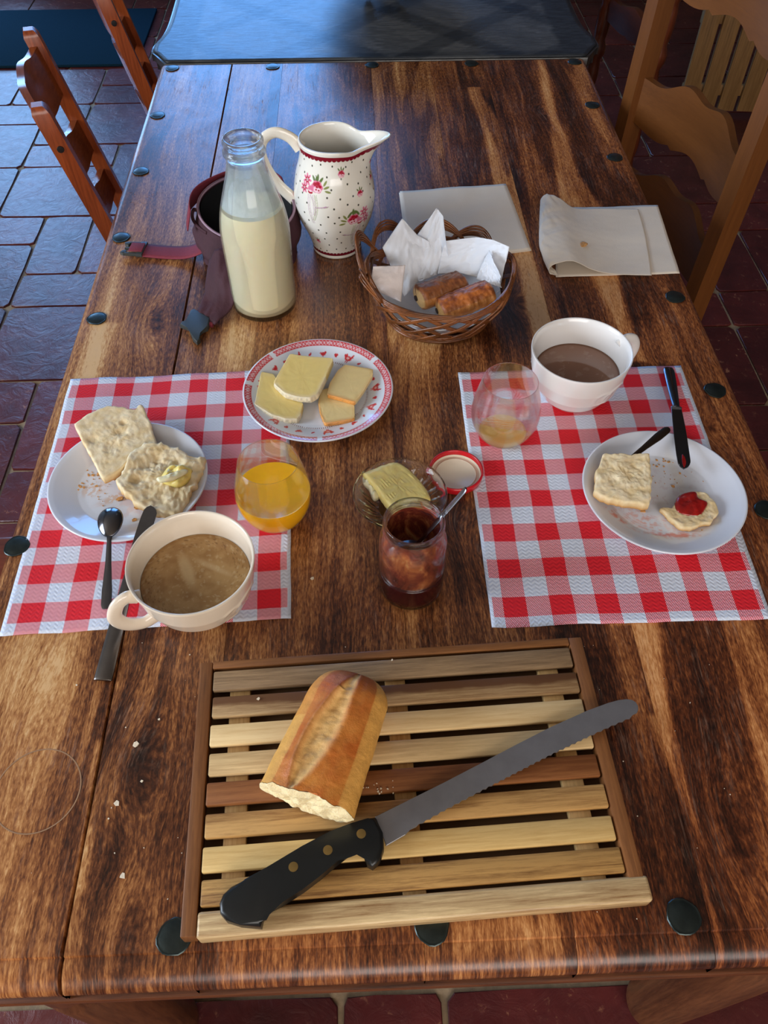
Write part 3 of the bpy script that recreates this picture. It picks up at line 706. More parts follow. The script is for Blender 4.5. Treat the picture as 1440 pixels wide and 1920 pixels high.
def paint_right(v, col, m):
    n1 = nvec(v * np.array([1, 1, 1]), 45, 13); n2 = nvec(v, 140, 21)
    # a curved jam smear spread along the near left part of the well
    r = np.hypot(v[:, 0] + .004, v[:, 1] - .010); t = np.degrees(np.arctan2(v[:, 1] - .010, v[:, 0] + .004)) % 360
    arc = sstep(195, 215, t) * (1 - sstep(285, 310, t))
    st = .5 + .5 * np.sin(r * 1900 + n1 * 6)
    s = arc * sstep(.040, .046, r) * (1 - sstep(.074, .080, r)) * st * np.clip(.35 + n2 * 1.6, 0, 1); col = blend(col, s * .8 * m, rgb(224, 168, 160))
    s = blob(v, .002, -.060, .026, .0035, -.10, .6) * np.clip(.7 + n2 * 2, 0, 1); col = blend(col, s * .8 * m, rgb(216, 128, 116))
    s = blob(v, -.062, -.032, .014, .0028, -.95, .6) * np.clip(.7 + n2 * 2, 0, 1); col = blend(col, s * .8 * m, rgb(214, 134, 120))
    s = blob(v, -.030, -.035, .016, .006, -.7, .6) * np.clip(.6 + n2 * 2, 0, 1); col = blend(col, s * .6 * m, rgb(222, 160, 140))
    s = blob(v, .0, .010, .045, .03, 0, .6) * (n2 > .30); col = blend(col, s * .35 * m, rgb(206, 190, 200))
    s = blob(v, .026, .035, .006, .030, .05, .6); col = blend(col, s * .3 * m, rgb(220, 205, 170))
    return col
PZ = TZ + MT + .0002
plate('small white plate patterned with red hens and hearts, holding the cheese slices', CHx_, CHy_, CHr, TZ + .0028, paint_cheese, 760)
PLx, PLy = -.281, .636; PRx, PRy = .351, .597
plate('plain white plate with the two buttered bread pieces, on the left placemat', PLx, PLy, .0935, PZ + .0012, paint_left)
plate('plain white plate smeared with jam, on the right placemat', PRx, PRy, .0950, PZ + .0012, paint_right)

# ------------------------------------------------------------------ bread
BRD = colmat('bread_crumb', .85, ns=160, namt=.12, bs=.35, bd=.0015, sss=.15, spec=.2, bscale=260)
CRUMB = rgb(226, 200, 152); CRUMB2 = rgb(244, 226, 190); CRUST = rgb(206, 146, 76)
def bread_slab(name, label, outline, z0, th, seed, holes=(), rough_=1.0, tilt=None, parent=None, cat='bread', spike=None):
    """outline: world XY polygon (crumb side up). Built as a concentric grid."""
    P = [Vector((a, b_, 0)) for a, b_ in outline]; n = 120; per = []
    L = [(P[(i + 1) % len(P)] - P[i]).length for i in range(len(P))]; tot = sum(L)
    for k in range(n):
        d = tot * k / n; i = 0
        while d > L[i]: d -= L[i]; i += 1
        per.append(P[i].lerp(P[(i + 1) % len(P)], d / L[i]))
    for _ in range(2): per = [(per[k - 1] + per[k] * 2 + per[(k + 1) % n]) / 4 for k in range(n)]
    c = sum(per, Vector()) / n; base = c.copy()
    per = [p + (p - c).normalized() * (.0022 * rough_ * fbm(p.x * 130, p.y * 130, seed, 3)) for p in per]
    rings = [1.0 * (i / 34) for i in range(1, 35)]; v = [(0, 0, 0)]; cc = []
    def hgt(x, y, s):
        h = th + .0016 * rough_ * fbm(x * 45, y * 45, seed) + .0007 * rough_ * fbm(x * 220, y * 220, seed + 3, 3)
        for hx, hy, hr, hd in holes:
            d = math.hypot(x - hx, y - hy) / hr; d += .35 * fbm(x * 160, y * 160, 31); h -= hd * .7 * math.exp(-abs(d) ** 3)
        return h
    pts = [(c.x, c.y)] + [(c.x + (p.x - c.x) * s, c.y + (p.y - c.y) * s) for s in rings for p in per]
    V = []; C_ = []
    for q, (x, y) in enumerate(pts):
        s = 0 if q == 0 else rings[(q - 1) // n]; e = max(0, (s - .95) / .05)
        h = hgt(x, y, s) - .0015 * e * e
        V.append((x - c.x, y - c.y, h)); t = .5 + .9 * fbm(x * 90, y * 90, seed + 7, 4); t = min(1, max(0, t))
        C_.append([CRUMB[i] * (1 - t) + CRUMB2[i] * t for i in range(3)])
    m = len(pts); F = [(0, 1 + k, 1 + (k + 1) % n) for k in range(n)]
    for r_ in range(len(rings) - 1):
        for k in range(n): a = 1 + r_ * n; F.append((a + k, a + n + k, a + n + (k + 1) % n, a + (k + 1) % n))
    last = 1 + (len(rings) - 1) * n
    for lv, (zf, inn) in enumerate([(.55, 1.006), (.22, 1.0), (.05, .97), (.0, .93)]):
        for k in range(n):
            x, y, z = V[last + k]; V.append((x * inn, y * inn, z * zf)); t = (.25, .85, 1, 1)[lv]; C_.append([CRUMB[i] * (1 - t) + CRUST[i] * t for i in range(3)])
    prev = last; nx = m
    for lv in range(4):
        for k in range(n): F.append((prev + k, nx + k, nx + (k + 1) % n, prev + (k + 1) % n))
        prev = nx; nx += n
    F.append(tuple(prev + k for k in range(n))[::-1])
    g = G().add(V, F); o = obj(name, g, BRD, parent, col=C_, ang=0, loc=(c.x, c.y, z0))
    if tilt: o.rotation_euler = tilt
    if label: tag(o, label, cat)
    return o
def Wl(l, z): return [W(a, b_, z) for a, b_ in l]
z1 = TZ + .022
L1 = Wl([(138, 797), (172, 775), (205, 762), (232, 765), (254, 770), (262, 757), (270, 762), (283, 800), (296, 836), (240, 858), (216, 880), (190, 893), (165, 846)], TZ + .032)
bread_slab('bread_piece', 'square pale bread piece without butter, on the upper rim of the left plate', L1, PZ + .0175, .013, 2.2,
           holes=[(*W(176, 826, .79), .006, .003), (*W(228, 812, .79), .006, .003), (*W(212, 838, .79), .010, .003), (*W(232, 795, .79), .004, .003)], tilt=(.07, .04, 0), rough_=.7)
L2 = Wl([(262, 838), (300, 832), (335, 840), (352, 852), (368, 856), (385, 850), (376, 880), (355, 920), (335, 957), (300, 958), (262, 945), (222, 917), (219, 900), (236, 870), (245, 855)], TZ + .026)
b2 = bread_slab('bread_piece', 'torn open bread piece with a knob of butter, on the left plate', L2, PZ + .0098, .016, 4.7,
           holes=[(*W(285, 858, .79), .010, .006), (*W(254, 898, .79), .008, .006), (*W(268, 870, .79), .007, .004), (*W(330, 862, .79), .006, .005), (*W(272, 920, .79), .006, .004), (*W(300, 930, .79), .006, .003), (*W(345, 895, .79), .007, .004), (*W(248, 876, .79), .005, .004)], rough_=1.7, tilt=(.06, .10, 0))
R1 = Wl([(1130, 853), (1175, 854), (1217, 853), (1221, 900), (1218, 948), (1180, 942), (1130, 932), (1116, 922), (1118, 890)], TZ + .030)
bread_slab('bread_piece', 'squarish bread piece lying over the dark spoon handle, on the right plate', R1, PZ + .0175, .014, 7.1, holes=[(*W(1150, 900, .79), .006, .002)], rough_=1.0, tilt=(.02, -.02, 0))
R2 = Wl([(1242, 945), (1262, 948), (1275, 930), (1300, 915), (1325, 916), (1345, 935), (1352, 950), (1340, 970), (1300, 982), (1278, 982), (1258, 962)], TZ + .022)
jb = bread_slab('bread_piece', 'small bitten bread piece topped with red jam, on the right plate', R2, PZ + .0068, .008, 9.3, rough_=.9, tilt=(.03, 0, 0))
JAM = plain('red_jam', rgb(150, 14, 10), .08, var=.35, vs=120, coat=.6, bs=.3, sss=.1)
def lump(name, mat, outline, z, h, seed, parent=None, label=None, cat=None, amp=.3, fs=90):
    P = [Vector((a, b_, 0)) for a, b_ in outline]; c = sum(P, Vector()) / len(P); pp = smooth_path([tuple(p) for p in P + [P[0]]], 5)[:-1]; n = len(pp); R = 12
    V = [(0, 0, h * (1 + amp * fbm(c.x * fs, c.y * fs, seed)))]
    for i in range(1, R + 1):
        s = i / R
        for p in pp:
            x, y = c.x + (p.x - c.x) * s, c.y + (p.y - c.y) * s
            V.append((x - c.x, y - c.y, h * max(0, (1 - s ** 3.2)) ** .6 * (1 + amp * fbm(x * fs, y * fs, seed))))
    F = [(0, 1 + k, 1 + (k + 1) % n) for k in range(n)] + [(1 + r * n + k, 1 + (r + 1) * n + k, 1 + (r + 1) * n + (k + 1) % n, 1 + r * n + (k + 1) % n) for r in range(R - 1) for k in range(n)]
    F.append(tuple(1 + (R - 1) * n + k for k in range(n))[::-1])
    o = obj(name, G().add(V, F), mat, parent, loc=(c.x, c.y, z), ang=0)
    if label: tag(o, label, cat)
    return o
def local(o, pts): return [(a - o.location.x, b_ - o.location.y) for a, b_ in pts]
lump('jam', JAM, local(jb, Wl([(1270, 930), (1283, 921), (1305, 918), (1312, 930), (1329, 938), (1324, 952), (1312, 964), (1290, 963), (1272, 957), (1266, 942)], PZ + .018)), .0072, .004, 3, jb)
BUT = plain('butter', rgb(252, 224, 132), .35, var=.04, vs=60, sss=.25, bs=.25, bd=.0015)
BUTP = plain('soft_butter', rgb(246, 236, 196), .3, var=.03, vs=60, sss=.25)
lump('butter_knob', BUT, local(b2, Wl([(296, 892), (305, 875), (322, 866), (352, 868), (356, 878), (346, 895), (328, 904), (305, 900)], PZ + .032)), .0165, .008, 6, b2, amp=.6, fs=120)
lump('butter_streak', BUTP, local(b2, Wl([(288, 893), (310, 885), (342, 873), (346, 879), (320, 894), (295, 899)], PZ + .036)), .0232, .004, 8, b2, amp=.4, fs=120)

# crumbs
CRB = plain('crumbs', rgb(206, 150, 88), .7, var=.5, vs=400)
CRW = plain('pale_crumbs', rgb(236, 222, 196), .8, var=.15, vs=400)
def crumbs(name, label, spots, mat, z, seed, parent=None):
    rg = random.Random(seed); g = G()
    for x, y, s in spots:
        n = rg.randint(4, 7); pl = [(s * (.6 + .6 * rg.random()) * math.cos(2 * PI * k / n) * rg.choice((1, .7)), s * (.5 + .6 * rg.random()) * math.sin(2 * PI * k / n)) for k in range(n)]
        q = extr(pl, 0, s * .28 + .0002); q.tf(Matrix.Translation((x, y, z)) @ Matrix.Rotation(rg.random() * 6, 4, 'Z')); g.add(q.v, q.f)
    o = obj(name, g, mat, parent, smooth=False, ang=0); o['kind'] = 'stuff'
    if label: tag(o, label, 'crumbs')
    return o
rg = random.Random(11)
def scat(px, py, n, sx, sy, s0, s1, z): return [(*W(rg.gauss(px, sx), rg.gauss(py, sy), z), rg.uniform(s0, s1)) for _ in range(n)]
zp = PZ + .0052
crumbs('crumb_scatter', 'brown crust flakes and crumbs scattered on the left plate', scat(163, 885, 9, 8, 6, .001, .003, zp) + scat(158, 912, 8, 7, 6, .001, .0028, zp) + scat(180, 915, 26, 22, 22, .0004, .0011, zp) + [(*W(225, 935, zp), .0045), (*W(255, 953, zp), .0035), (*W(322, 828, zp), .0018), (*W(252, 975, zp), .0032), (*W(213, 898, zp), .003)], CRB, zp, 5)
crumbs('crumb_scatter', 'dark and tan crumbs scattered on the right plate', scat(1248, 866, 8, 9, 4, .0012, .0028, zp) + scat(1265, 905, 26, 26, 24, .0004, .001, zp) + scat(1230, 872, 4, 5, 3, .0012, .002, zp) + [(*W(1205, 957, zp), .004), (*W(1262, 912, zp), .003), (*W(1348, 985, zp), .0025), (*W(1318, 997, zp), .003), (*W(1275, 888, zp), .002)], CRB, zp, 6)
crumbs('crumb_scatter', 'pale crumbs scattered over the bare boards at the lower left', [(*W(a, b_), s) for a, b_, s in [(255, 1397, .0036), (266, 1465, .0022), (220, 1507, .0036), (231, 1643, .0030), (209, 1515, .001), (298, 1349, .0014), (236, 1364, .001), (204, 1535, .001), (586, 1085, .0028), (356, 1228, .001), (144, 1285, .0012), (215, 1600, .0008), (270, 1590, .0008)]] + [(*W(rg.uniform(20, 1400), rg.uniform(1200, 1740)), rg.uniform(.0003, .0008)) for _ in range(60)], CRW, TZ + .0002, 7)

# ------------------------------------------------------------------ cheese slices
CHM = colmat('cheese', .42, ns=60, namt=.05, sss=.3, bs=.08, bscale=200)
def cheese(label, pts, z, th, inner, rind, rind_edges, tilt=(0, 0, 0), white=False):
    pp = [Vector((a, b_, 0)) for a, b_ in pts]; n0 = len(pp); per = []; ed = []
    for i in range(n0):
        for k in range(14): per.append(pp[i].lerp(pp[(i + 1) % n0], k / 14)); ed.append(i in rind_edges)
    n = len(per)
    for _ in range(3): per = [(per[k - 1] + per[k] * 2 + per[(k + 1) % n]) / 4 for k in range(n)]
    c = sum(per, Vector()) / n; V = []; C_ = []
    def add(x, y, zz, cl): V.append((x, y, zz)); C_.append(cl)
    add(0, 0, th, inner[:3])
    R = [.15, .3, .45, .6, .72, .82, .88, .92, .96, .985, 1.0]
    for s in R:
        for k, p in enumerate(per):
            x, y = (p.x - c.x) * s, (p.y - c.y) * s; j = .0004 * fbm(p.x * 300, p.y * 300, 3) if s > .9 else 0
            t = sstep(.80, .97, np.float64(s)) * .45 * (1 if ed[k] else .5); 
            if ed[k] and s > .97: t = 1
            cl = [inner[i] * (1 - t) + rind[i] * t * (1.0) for i in range(3)]
            add(x + j, y + j, th - (.0006 if s == 1.0 else 0) + .0003 * fbm(p.x * 80 * s, p.y * 80 * s, 9), cl)
    for zz in (th * .6, th * .25, 0):
        for k, p in enumerate(per):
            q = 1.0 + (.02 if ed[k] and zz > 0 else 0); nn = fbm(p.x * 400, p.y * 400, zz * 900, 3)
            cl = [(rind if ed[k] else inner)[i] * (1 + .5 * nn * (1 if ed[k] else .1)) * (1 if ed[k] else .85) for i in range(3)]
            add((p.x - c.x) * q + (.0006 * nn if ed[k] else 0), (p.y - c.y) * q, zz, cl)
    F = [(0, 1 + k, 1 + (k + 1) % n) for k in range(n)]; rows = len(R) + 3
    F += [(1 + r * n + k, 1 + (r + 1) * n + k, 1 + (r + 1) * n + (k + 1) % n, 1 + r * n + (k + 1) % n) for r in range(rows - 1) for k in range(n)]
    F.append(tuple(1 + (rows - 1) * n + k for k in range(n))[::-1])
    o = obj('cheese_slice', G().add(V, F), CHM, loc=(c.x, c.y, z), rot=tilt, col=np.clip(np.array(C_), 0, 1), ang=50)
    return tag(o, label, 'cheese')
YEL = rgb(232, 206, 128); YEL2 = rgb(234, 210, 150); WR = rgb(224, 210, 180); ORr = rgb(214, 148, 76)
cz = TZ + .0028 + .0046
def zoomp(l): return [(440 + a / 4.5, 620 + b_ / 4.5) for a, b_ in l]
cheese('large white-rinded cheese slice lying underneath at the left side of the patterned plate', Wl(zoomp([(225, 345), (330, 365), (420, 560), (580, 610), (560, 700), (530, 745), (430, 745), (310, 710), (165, 620), (180, 560)]), cz + .008), cz + .0002, .008, YEL, WR, (4, 5, 6, 7, 8), tilt=(0, .01, 0))
cheese('large white-rinded cheese slice lying on top at the upper left of the patterned plate', Wl(zoomp([(470, 190), (600, 215), (840, 240), (770, 400), (700, 530), (640, 560), (540, 550), (420, 515), (325, 425), (400, 300)]), cz + .020), cz + .0105, .009, YEL, WR, (3, 4, 5, 6, 7), tilt=(.03, -.05, 0))
cheese('small orange-rinded cheese slice lying lowest at the right side of the patterned plate', Wl(zoomp([(730, 500), (800, 480), (920, 560), (1010, 600), (1015, 745), (760, 785), (720, 690), (705, 600)]), cz + .006), cz + .0002, .006, YEL2, ORr, (4, 5, 6), tilt=(0, 0, 0))
cheese('small orange-rinded cheese slice leaning on another at the right side of the patterned plate', Wl(zoomp([(930, 285), (1165, 315), (1165, 370), (1085, 500), (1015, 595), (900, 565), (775, 535), (800, 440), (870, 330)]), cz + .014), cz + .0072, .006, YEL2, ORr, (4, 5), tilt=(0.02, 0.03, 0))

# ------------------------------------------------------------------ cups
def cup(label, x, y, rz, mat, z, coffee, frac, r=.0640, h=.076, hl=1.0):
    t = thing('breakfast_cup', label, 'cup', (x, y, z), (0, 0, rz))
    k = r / .064; q = h / .076
    out = [(0, .0015), (.026, .0015), (.028, .0002), (.031, .0002), (.034, .003), (.043, .012), (.053, .028), (.060, .048), (.063, .066), (.0642, .074), (.0640, .0757)]
    inn = [(.0628, .076), (.0615, .075), (.0600, .066), (.0570, .048), (.050, .030), (.040, .015), (.028, .0065), (.012, .005), (0, .005)]
    prof = [(a * k, b_ * q) for a, b_ in out]
    op = dense(prof[4:10], step=.0014)
    # embossed apple-like outline on the side wall
    def rf(rr, zz, th):
        d = 0
        for cth in (-.95 + .0, 1.9):
            u = ((th - cth + PI) % (2 * PI) - PI) * .055; w_ = zz - .040 * q
            e = abs(math.hypot(u / .017, w_ / .015) - 1); e2 = abs(math.hypot((u + .020) / .011, w_ / .012) - 1)
            d += .0011 * math.exp(-(e / .10) ** 2) + .0008 * math.exp(-(e2 / .14) ** 2)
        return rr + (d if rr > .034 * k and zz > .010 and zz < .066 * q else 0), zz
    body = lathe(prof[:4], 140); 
    g = lathe(prof[:4] + op + [prof[10]] + [(a * k, b_ * q) for a, b_ in inn], 140, rf=lambda rr, zz, th: rf(rr, zz, th) if True else None)
    # keep the inside smooth: rebuild radii for inner rows
    n_out = sum(1 for p in prof[:4] if p[0] > 0) + len(op) + 1
    vs = g.v; base = 1
    for row, (a, b_) in enumerate([(a * k, b_ * q) for a, b_ in inn if a > 0]):
        s = base + (n_out + row) * 140
        for i in range(140): vs[s + i] = (a * math.cos(2 * PI * i / 140), a * math.sin(2 * PI * i / 140), b_)
    obj('body', g, mat, t, ang=60)
    hp = smooth_path([(-.0607 * k, 0, .060 * q), (-.067 * k, 0, .0625 * q), (-.076 * k, 0, .066 * q), (-.092 * k, 0, .060 * q), (-.101 * k, 0, .044 * q), (-.090 * k, 0, .026 * q), (-.068 * k, 0, .016 * q), (-.0485 * k, 0, .017 * q)], 7)
    hp = [(-.058 * k + (p[0] + .058 * k) * hl, p[1], p[2]) for p in hp]
    m = len(hp); obj('handle', tube(hp, [.0062 + .0008 * abs(2 * i / (m - 1) - 1) ** 3 for i in range(m)], 16, sq=(1.25, .78), up=(0, 1, 0)), mat, t)
    zc = h * frac; rc = float(np.interp(zc, [b_ * q for a, b_ in inn][::-1], [a * k for a, b_ in inn][::-1])) - .0002
    gg = lathe([(0, 0)] + [(rc * i / 60, 0) for i in range(1, 58)] + [(rc * .975, .0002), (rc, .0010)], 160); v = np.array(gg.v)
    obj('coffee', gg, coffee[0], t, col=coffee[1](v, rc), loc=(0, 0, zc), ang=0)
    return t
COF = colmat('milky_coffee', .16, ns=300, namt=.05, spec=.5)
COFS = colmat('black_white_coffee', .05, spec=.6)
def foam_l(v, rc):
    b_ = np.tile(np.array(rgb(180, 142, 92)[:3]), (len(v), 1)); r = np.hypot(v[:, 0], v[:, 1]) / rc
    n = nvec(v, 55, 3.1); n2 = nvec(v, 260, 6.3, 3)
    b_ = blend(b_, np.clip(n * 1.2 + .2, 0, .6), rgb(150, 108, 62)); b_ = blend(b_, blob(v, -.004, .014, .006, .020, -.15, .5) * .8, rgb(208, 180, 136))
    b_ = blend(b_, blob(v, .020, .004, .003, .022, .55, .6) * .6, rgb(202, 172, 128)); b_ = blend(b_, sstep(.93, .99, r) * .6, rgb(140, 96, 52))
    ring = sstep(.6, .85, r) * (1 - sstep(.93, .97, r)); b_ = blend(b_, ring * (nvec(v, 520, 2.3, 2) > .42) * .6, rgb(110, 74, 40)); b_ = blend(b_, (n2 < -.42) * .35, rgb(206, 182, 140))
    return b_
def foam_r(v, rc):
    b_ = np.tile(np.array(rgb(138, 100, 80)[:3]), (len(v), 1)); r = np.hypot(v[:, 0], v[:, 1]) / rc; n = nvec(v * np.array([1, 1.6, 1]), 110, 4.4); n2 = nvec(v, 50, 8)
    b_ = blend(b_, ((n > .30) & (n2 > .0)) * .45 * (r < .93), rgb(160, 130, 112)); b_ = blend(b_, sstep(.93, 1, r) * .6, rgb(84, 54, 40)); return b_
CLx, CLy = -.177, .469
clz = TZ + MT
cup('large cream cup of foamy milk coffee on the left placemat, apple outline on its side', CLx, CLy, math.atan2(-.50, -.86) + PI, CREAM, clz + .0003, (COF, foam_l), .60, r=.0640, h=.0790, hl=.68)
cup('large white cup half full of smooth milky coffee on the right placemat', .276, .774, math.atan2(.42, .90) + PI, CREAMW, clz + .0003, (COFS, foam_r), .55, r=.0630, h=.081, hl=.80)

# ------------------------------------------------------------------ tumblers with juice
GL2 = glassmat('thin_glass', (.985, .985, .975, 1))
JU = plain('orange_juice', rgb(250, 184, 22), .12, var=.03, vs=60, sss=.35, coat=.2)
JU2 = plain('juice_residue', rgb(232, 180, 96), .1, var=.05, vs=60, sss=.2)
def tumbler(label, x, y, sc, h, level, jm, rb=1.0):
    t = thing('stemless_glass', label, 'glass', (x, y, TZ + MT + .0006))
    o = [(0, .0), (.020, .0002), (.026, .002), (.033, .012), (.0385, .026), (.0405, .040), (.0392, .056), (.0360, .072), (.0325, .088), (.0316, .092)]
    o = [(a * sc * rb, b_ * h / .092) for a, b_ in o]; o = [tuple(p)[:2] for p in smooth_path([(a, b_, 0) for a, b_ in o], 4)]; th = .0013
    i_ = [(max(0, a - th), b_) for a, b_ in o if b_ > .0042][::-1]
    prof = o + [(o[-1][0] - th * .5, o[-1][1] + .0006)] + i_ + [(.018 * sc, .0040), (0, .0038)]
    obj('bowl', lathe(prof, 72), GL2, t, ang=0)
    zz = h * level; a_ = np.array(i_[::-1]); rr = float(np.interp(zz, a_[:, 1], a_[:, 0])) + .0002
    body = [(0, .0036), (.018 * sc, .0038)] + [(a + .0002, b_) for a, b_ in i_[::-1] if .0048 < b_ < zz] + [(rr, zz), (rr * .96, zz - .0005), (0, zz - .0006)]
    obj('juice', lathe(body, 56), jm, t, ang=50)
    return t
tumbler('stemless glass half full of orange juice beside the cream cup', -.104, .586, 1.06, .094, .50, JU)
tumbler('nearly empty stemless glass with a drop of juice beside the white cup', .176, .708, 1.05, .090, .068, JU2)

# ------------------------------------------------------------------ milk bottle
t = thing('milk_bottle', 'tall glass bottle three quarters full of milk, standing in front of the maroon bag', 'bottle', (-.140, .987, TZ + .0004))
bo = [(0, .001), (.028, .001), (.036, .0004), (.0415, .004), (.0435, .012), (.0437, .06), (.0445, .115), (.0435, .135), (.0400, .157), (.0335, .180), (.0275, .200), (.0240, .216), (.0230, .226), (.0240, .229), (.0262, .232), (.0262, .236), (.0245, .239), (.0243, .243), (.0255, .246), (.0252, .250), (.0240, .2515)]
bo = [(a * (1.07 if b_ < .20 else 1.07 - .05 * (b_ - .2) / .05), b_) for a, b_ in bo]
bs_ = [tuple(p)[:2] for p in smooth_path([(a, b_, 0) for a, b_ in bo[3:]], 3)]
bi = [(a - .0022, b_) for a, b_ in bs_ if b_ > .008 and b_ < .226][::-1]
obj('glass_body', lathe(bo[:3] + bs_ + [(.0222, .2515), (.0208, .249), (.0204, .230)] + bi + [(.034, .0065), (0, .006)], 80), GLASS, t, ang=0)
MILK = plain('milk', rgb(244, 232, 196), .35, var=.01, vs=20, sss=.2)
lev = .160; a_ = np.array(bi[::-1])
ml = [(0, .0066), (.033, .0070)] + [(a - .0001, b_) for a, b_ in bi[::-1] if b_ < lev] + [(float(np.interp(lev, a_[:, 1], a_[:, 0])) - .0001, lev), (.02, lev - .0008), (0, lev - .0008)]
obj('milk', lathe(ml, 72), MILK, t, ang=60)
mf, nt, b = mat_new('milk_film'); b.inputs['Base Color'].default_value = rgb(226, 236, 240); b.inputs['Roughness'].default_value = .5
tr = node(nt, 'ShaderNodeBsdfTransparent'); mx = node(nt, 'ShaderNodeMixShader'); out = [n for n in nt.nodes if n.type == 'OUTPUT_MATERIAL'][0]
spz = node(nt, 'ShaderNodeSeparateXYZ'); nt.links.new(coords(nt), spz.inputs[0])
fac = math_(nt, 'MULTIPLY_ADD', spz.outputs[2], -11.0, 2.75, clamp=True); fac = math_(nt, 'MULTIPLY', fac, math_(nt, 'MULTIPLY_ADD', noise_tex(nt, coords(nt, (90, 90, 40)), 1, 5, .7), .5, .42), clamp=True)
nt.links.new(fac, mx.inputs[0]); nt.links.new(tr.outputs[0], mx.inputs[1]); nt.links.new(b.outputs[0], mx.inputs[2]); nt.links.new(mx.outputs[0], out.inputs[0])
obj('milk_film', lathe([(a - .0004, b_) for a, b_ in bi[::-1] if lev < b_ < .222], 64), mf, t, ang=0)

# ------------------------------------------------------------------ flowered jug
JX, JY, JH = -.034, 1.138, .175
jp = smooth_path([(.0385, .001, 0), (.0395, .012, 0), (.045, .030, 0), (.0570, .06, 0), (.0612, .09, 0), (.0572, .12, 0), (.0500, .145, 0), (.0475, .16, 0), (.0488, .1745, 0)], 26)
jz = np.array([p.y for p in jp]); jr = np.array([p.x for p in jp])
spa = -.10                                    # spout towards +x
def jrf(off):
    def f_(r, z, th):
        a = (th - spa + PI) % (2 * PI) - PI; k = math.exp(-(a / .36) ** 2); u = max(0, (z - .118) / .057)
        return r + .036 * k * u ** 2.2 * (1 - .25 * abs(a)), z + .006 * k * u ** 2 - .004 * u * u * math.exp(-((abs(a) - .75) / .4) ** 2)
    return f_
op = [(float(np.interp(z, jz, jr)), z) for z in np.linspace(.0025, .1745, 290)]
ip = [(max(.0, float(np.interp(z, jz, jr)) - .0042), z) for z in np.linspace(.1735, .010, 40)]
gj = lathe([(0, .0012), (.034, .0012), (.0355, .0002), (.0375, .0003)] + op + [(op[-1][0] - .0012, .1762), (op[-1][0] - .0030, .1762)] + ip + [(0, .008)], 700, rf=jrf(0))
v = np.array(gj.v); nV = len(v); col = np.tile(np.array(rgb(236, 231, 219)[:3]), (nV, 1))
i0 = 1 + 3 * 700; i1 = i0 + 290 * 700; sl = slice(i0, i1)
S = np.zeros((i1 - i0, 3)); S[:, 2] = 0
th = np.arctan2(v[sl][:, 0], -v[sl][:, 1]); zz = v[sl][:, 2]        # th=0 faces the viewer side, + to the right
S[:, 0] = th * .056; S[:, 1] = zz; cj = col[sl]
sc_ = np.abs(((th * 46 / (2 * PI)) % 1) - .5)
topz = np.array([p[1] for p in op]).repeat(700)
cj = blend(cj, ((topz > .1655 - .0025 * np.sqrt(np.clip(1 - (2 * sc_) ** 2, 0, 1))) & (topz < .1700)), rgb(132, 22, 40))
cj = blend(cj, ((topz < .0095 + .0025 * np.sqrt(np.clip(1 - (2 * sc_) ** 2, 0, 1))) & (topz > .0062)), rgb(112, 20, 36))
def deg(a, z): return a * PI / 180 * .056, z
DK, MR, PKK, LP, GRN, OL, LIL = rgb(60, 58, 44), rgb(176, 24, 48), rgb(222, 118, 150), rgb(246, 206, 216), rgb(98, 116, 62), rgb(136, 142, 78), rgb(184, 134, 172)
def spotc(c, x, y, rx, ry, a, colr, k=1, soft=.2):
    sel = (np.abs(S[:, 0] - x) < max(rx, ry) * 1.5) & (np.abs(S[:, 1] - y) < max(rx, ry) * 1.5)
    if sel.any(): c[sel] = blend(c[sel], blob(S[sel], x, y, rx, ry, a, soft) * k, colr)
    return c
flowers = []
def rose(c, x, y, s, fl=1):
    for a in (0.9, 1.5, 2.2): c = spotc(c, x + fl * .9 * s * math.cos(a), y + s * 1.1 * math.sin(a), .18 * s, .55 * s, a - PI / 2, GRN)
    for a in range(6): c = spotc(c, x + .5 * s * math.cos(a * 1.05), y + .45 * s * math.sin(a * 1.05), .42 * s, .38 * s, 0, PKK)
    c = spotc(c, x, y - .35 * s, .6 * s, .35 * s, 0, LP)
    for dx, dy, q in ((-.35, .3, .3), (.1, .42, .33), (.45, .1, .26), (0, .0, .2), (-.1, -.35, .14), (.3, -.4, .14)): c = spotc(c, x + dx * s * fl, y + dy * s, q * s, q * .8 * s, 0, MR)
    return c
def daisy(c, x, y, s, cc=PKK):
    for k in range(7): a = k * 2 * PI / 7; c = spotc(c, x + .55 * s * math.cos(a), y + .6 * s * math.sin(a), .42 * s, .2 * s, a, cc)
    for k in range(7): a = k * 2 * PI / 7; c = spotc(c, x + .32 * s * math.cos(a), y + .34 * s * math.sin(a), .22 * s, .12 * s, a, MR)
    c = spotc(c, x, y, .2 * s, .22 * s, 0, LP); return spotc(c, x, y, .09 * s, .1 * s, 0, DK)
def spray(c, x, y, n, dx, dy, cu, colr, fl=1):
    for k in range(n):
        t_ = k / n; X_ = x + fl * (dx * t_ + cu * math.sin(PI * t_)); Y_ = y + dy * t_
        c = spotc(c, X_, Y_, .00022, .0012, 0, OL, .8)
        for sd in (-1, 1): c = spotc(c, X_ + sd * .0015, Y_ + .0006, .0010, .00045, sd * .7, colr, .85)
    return c
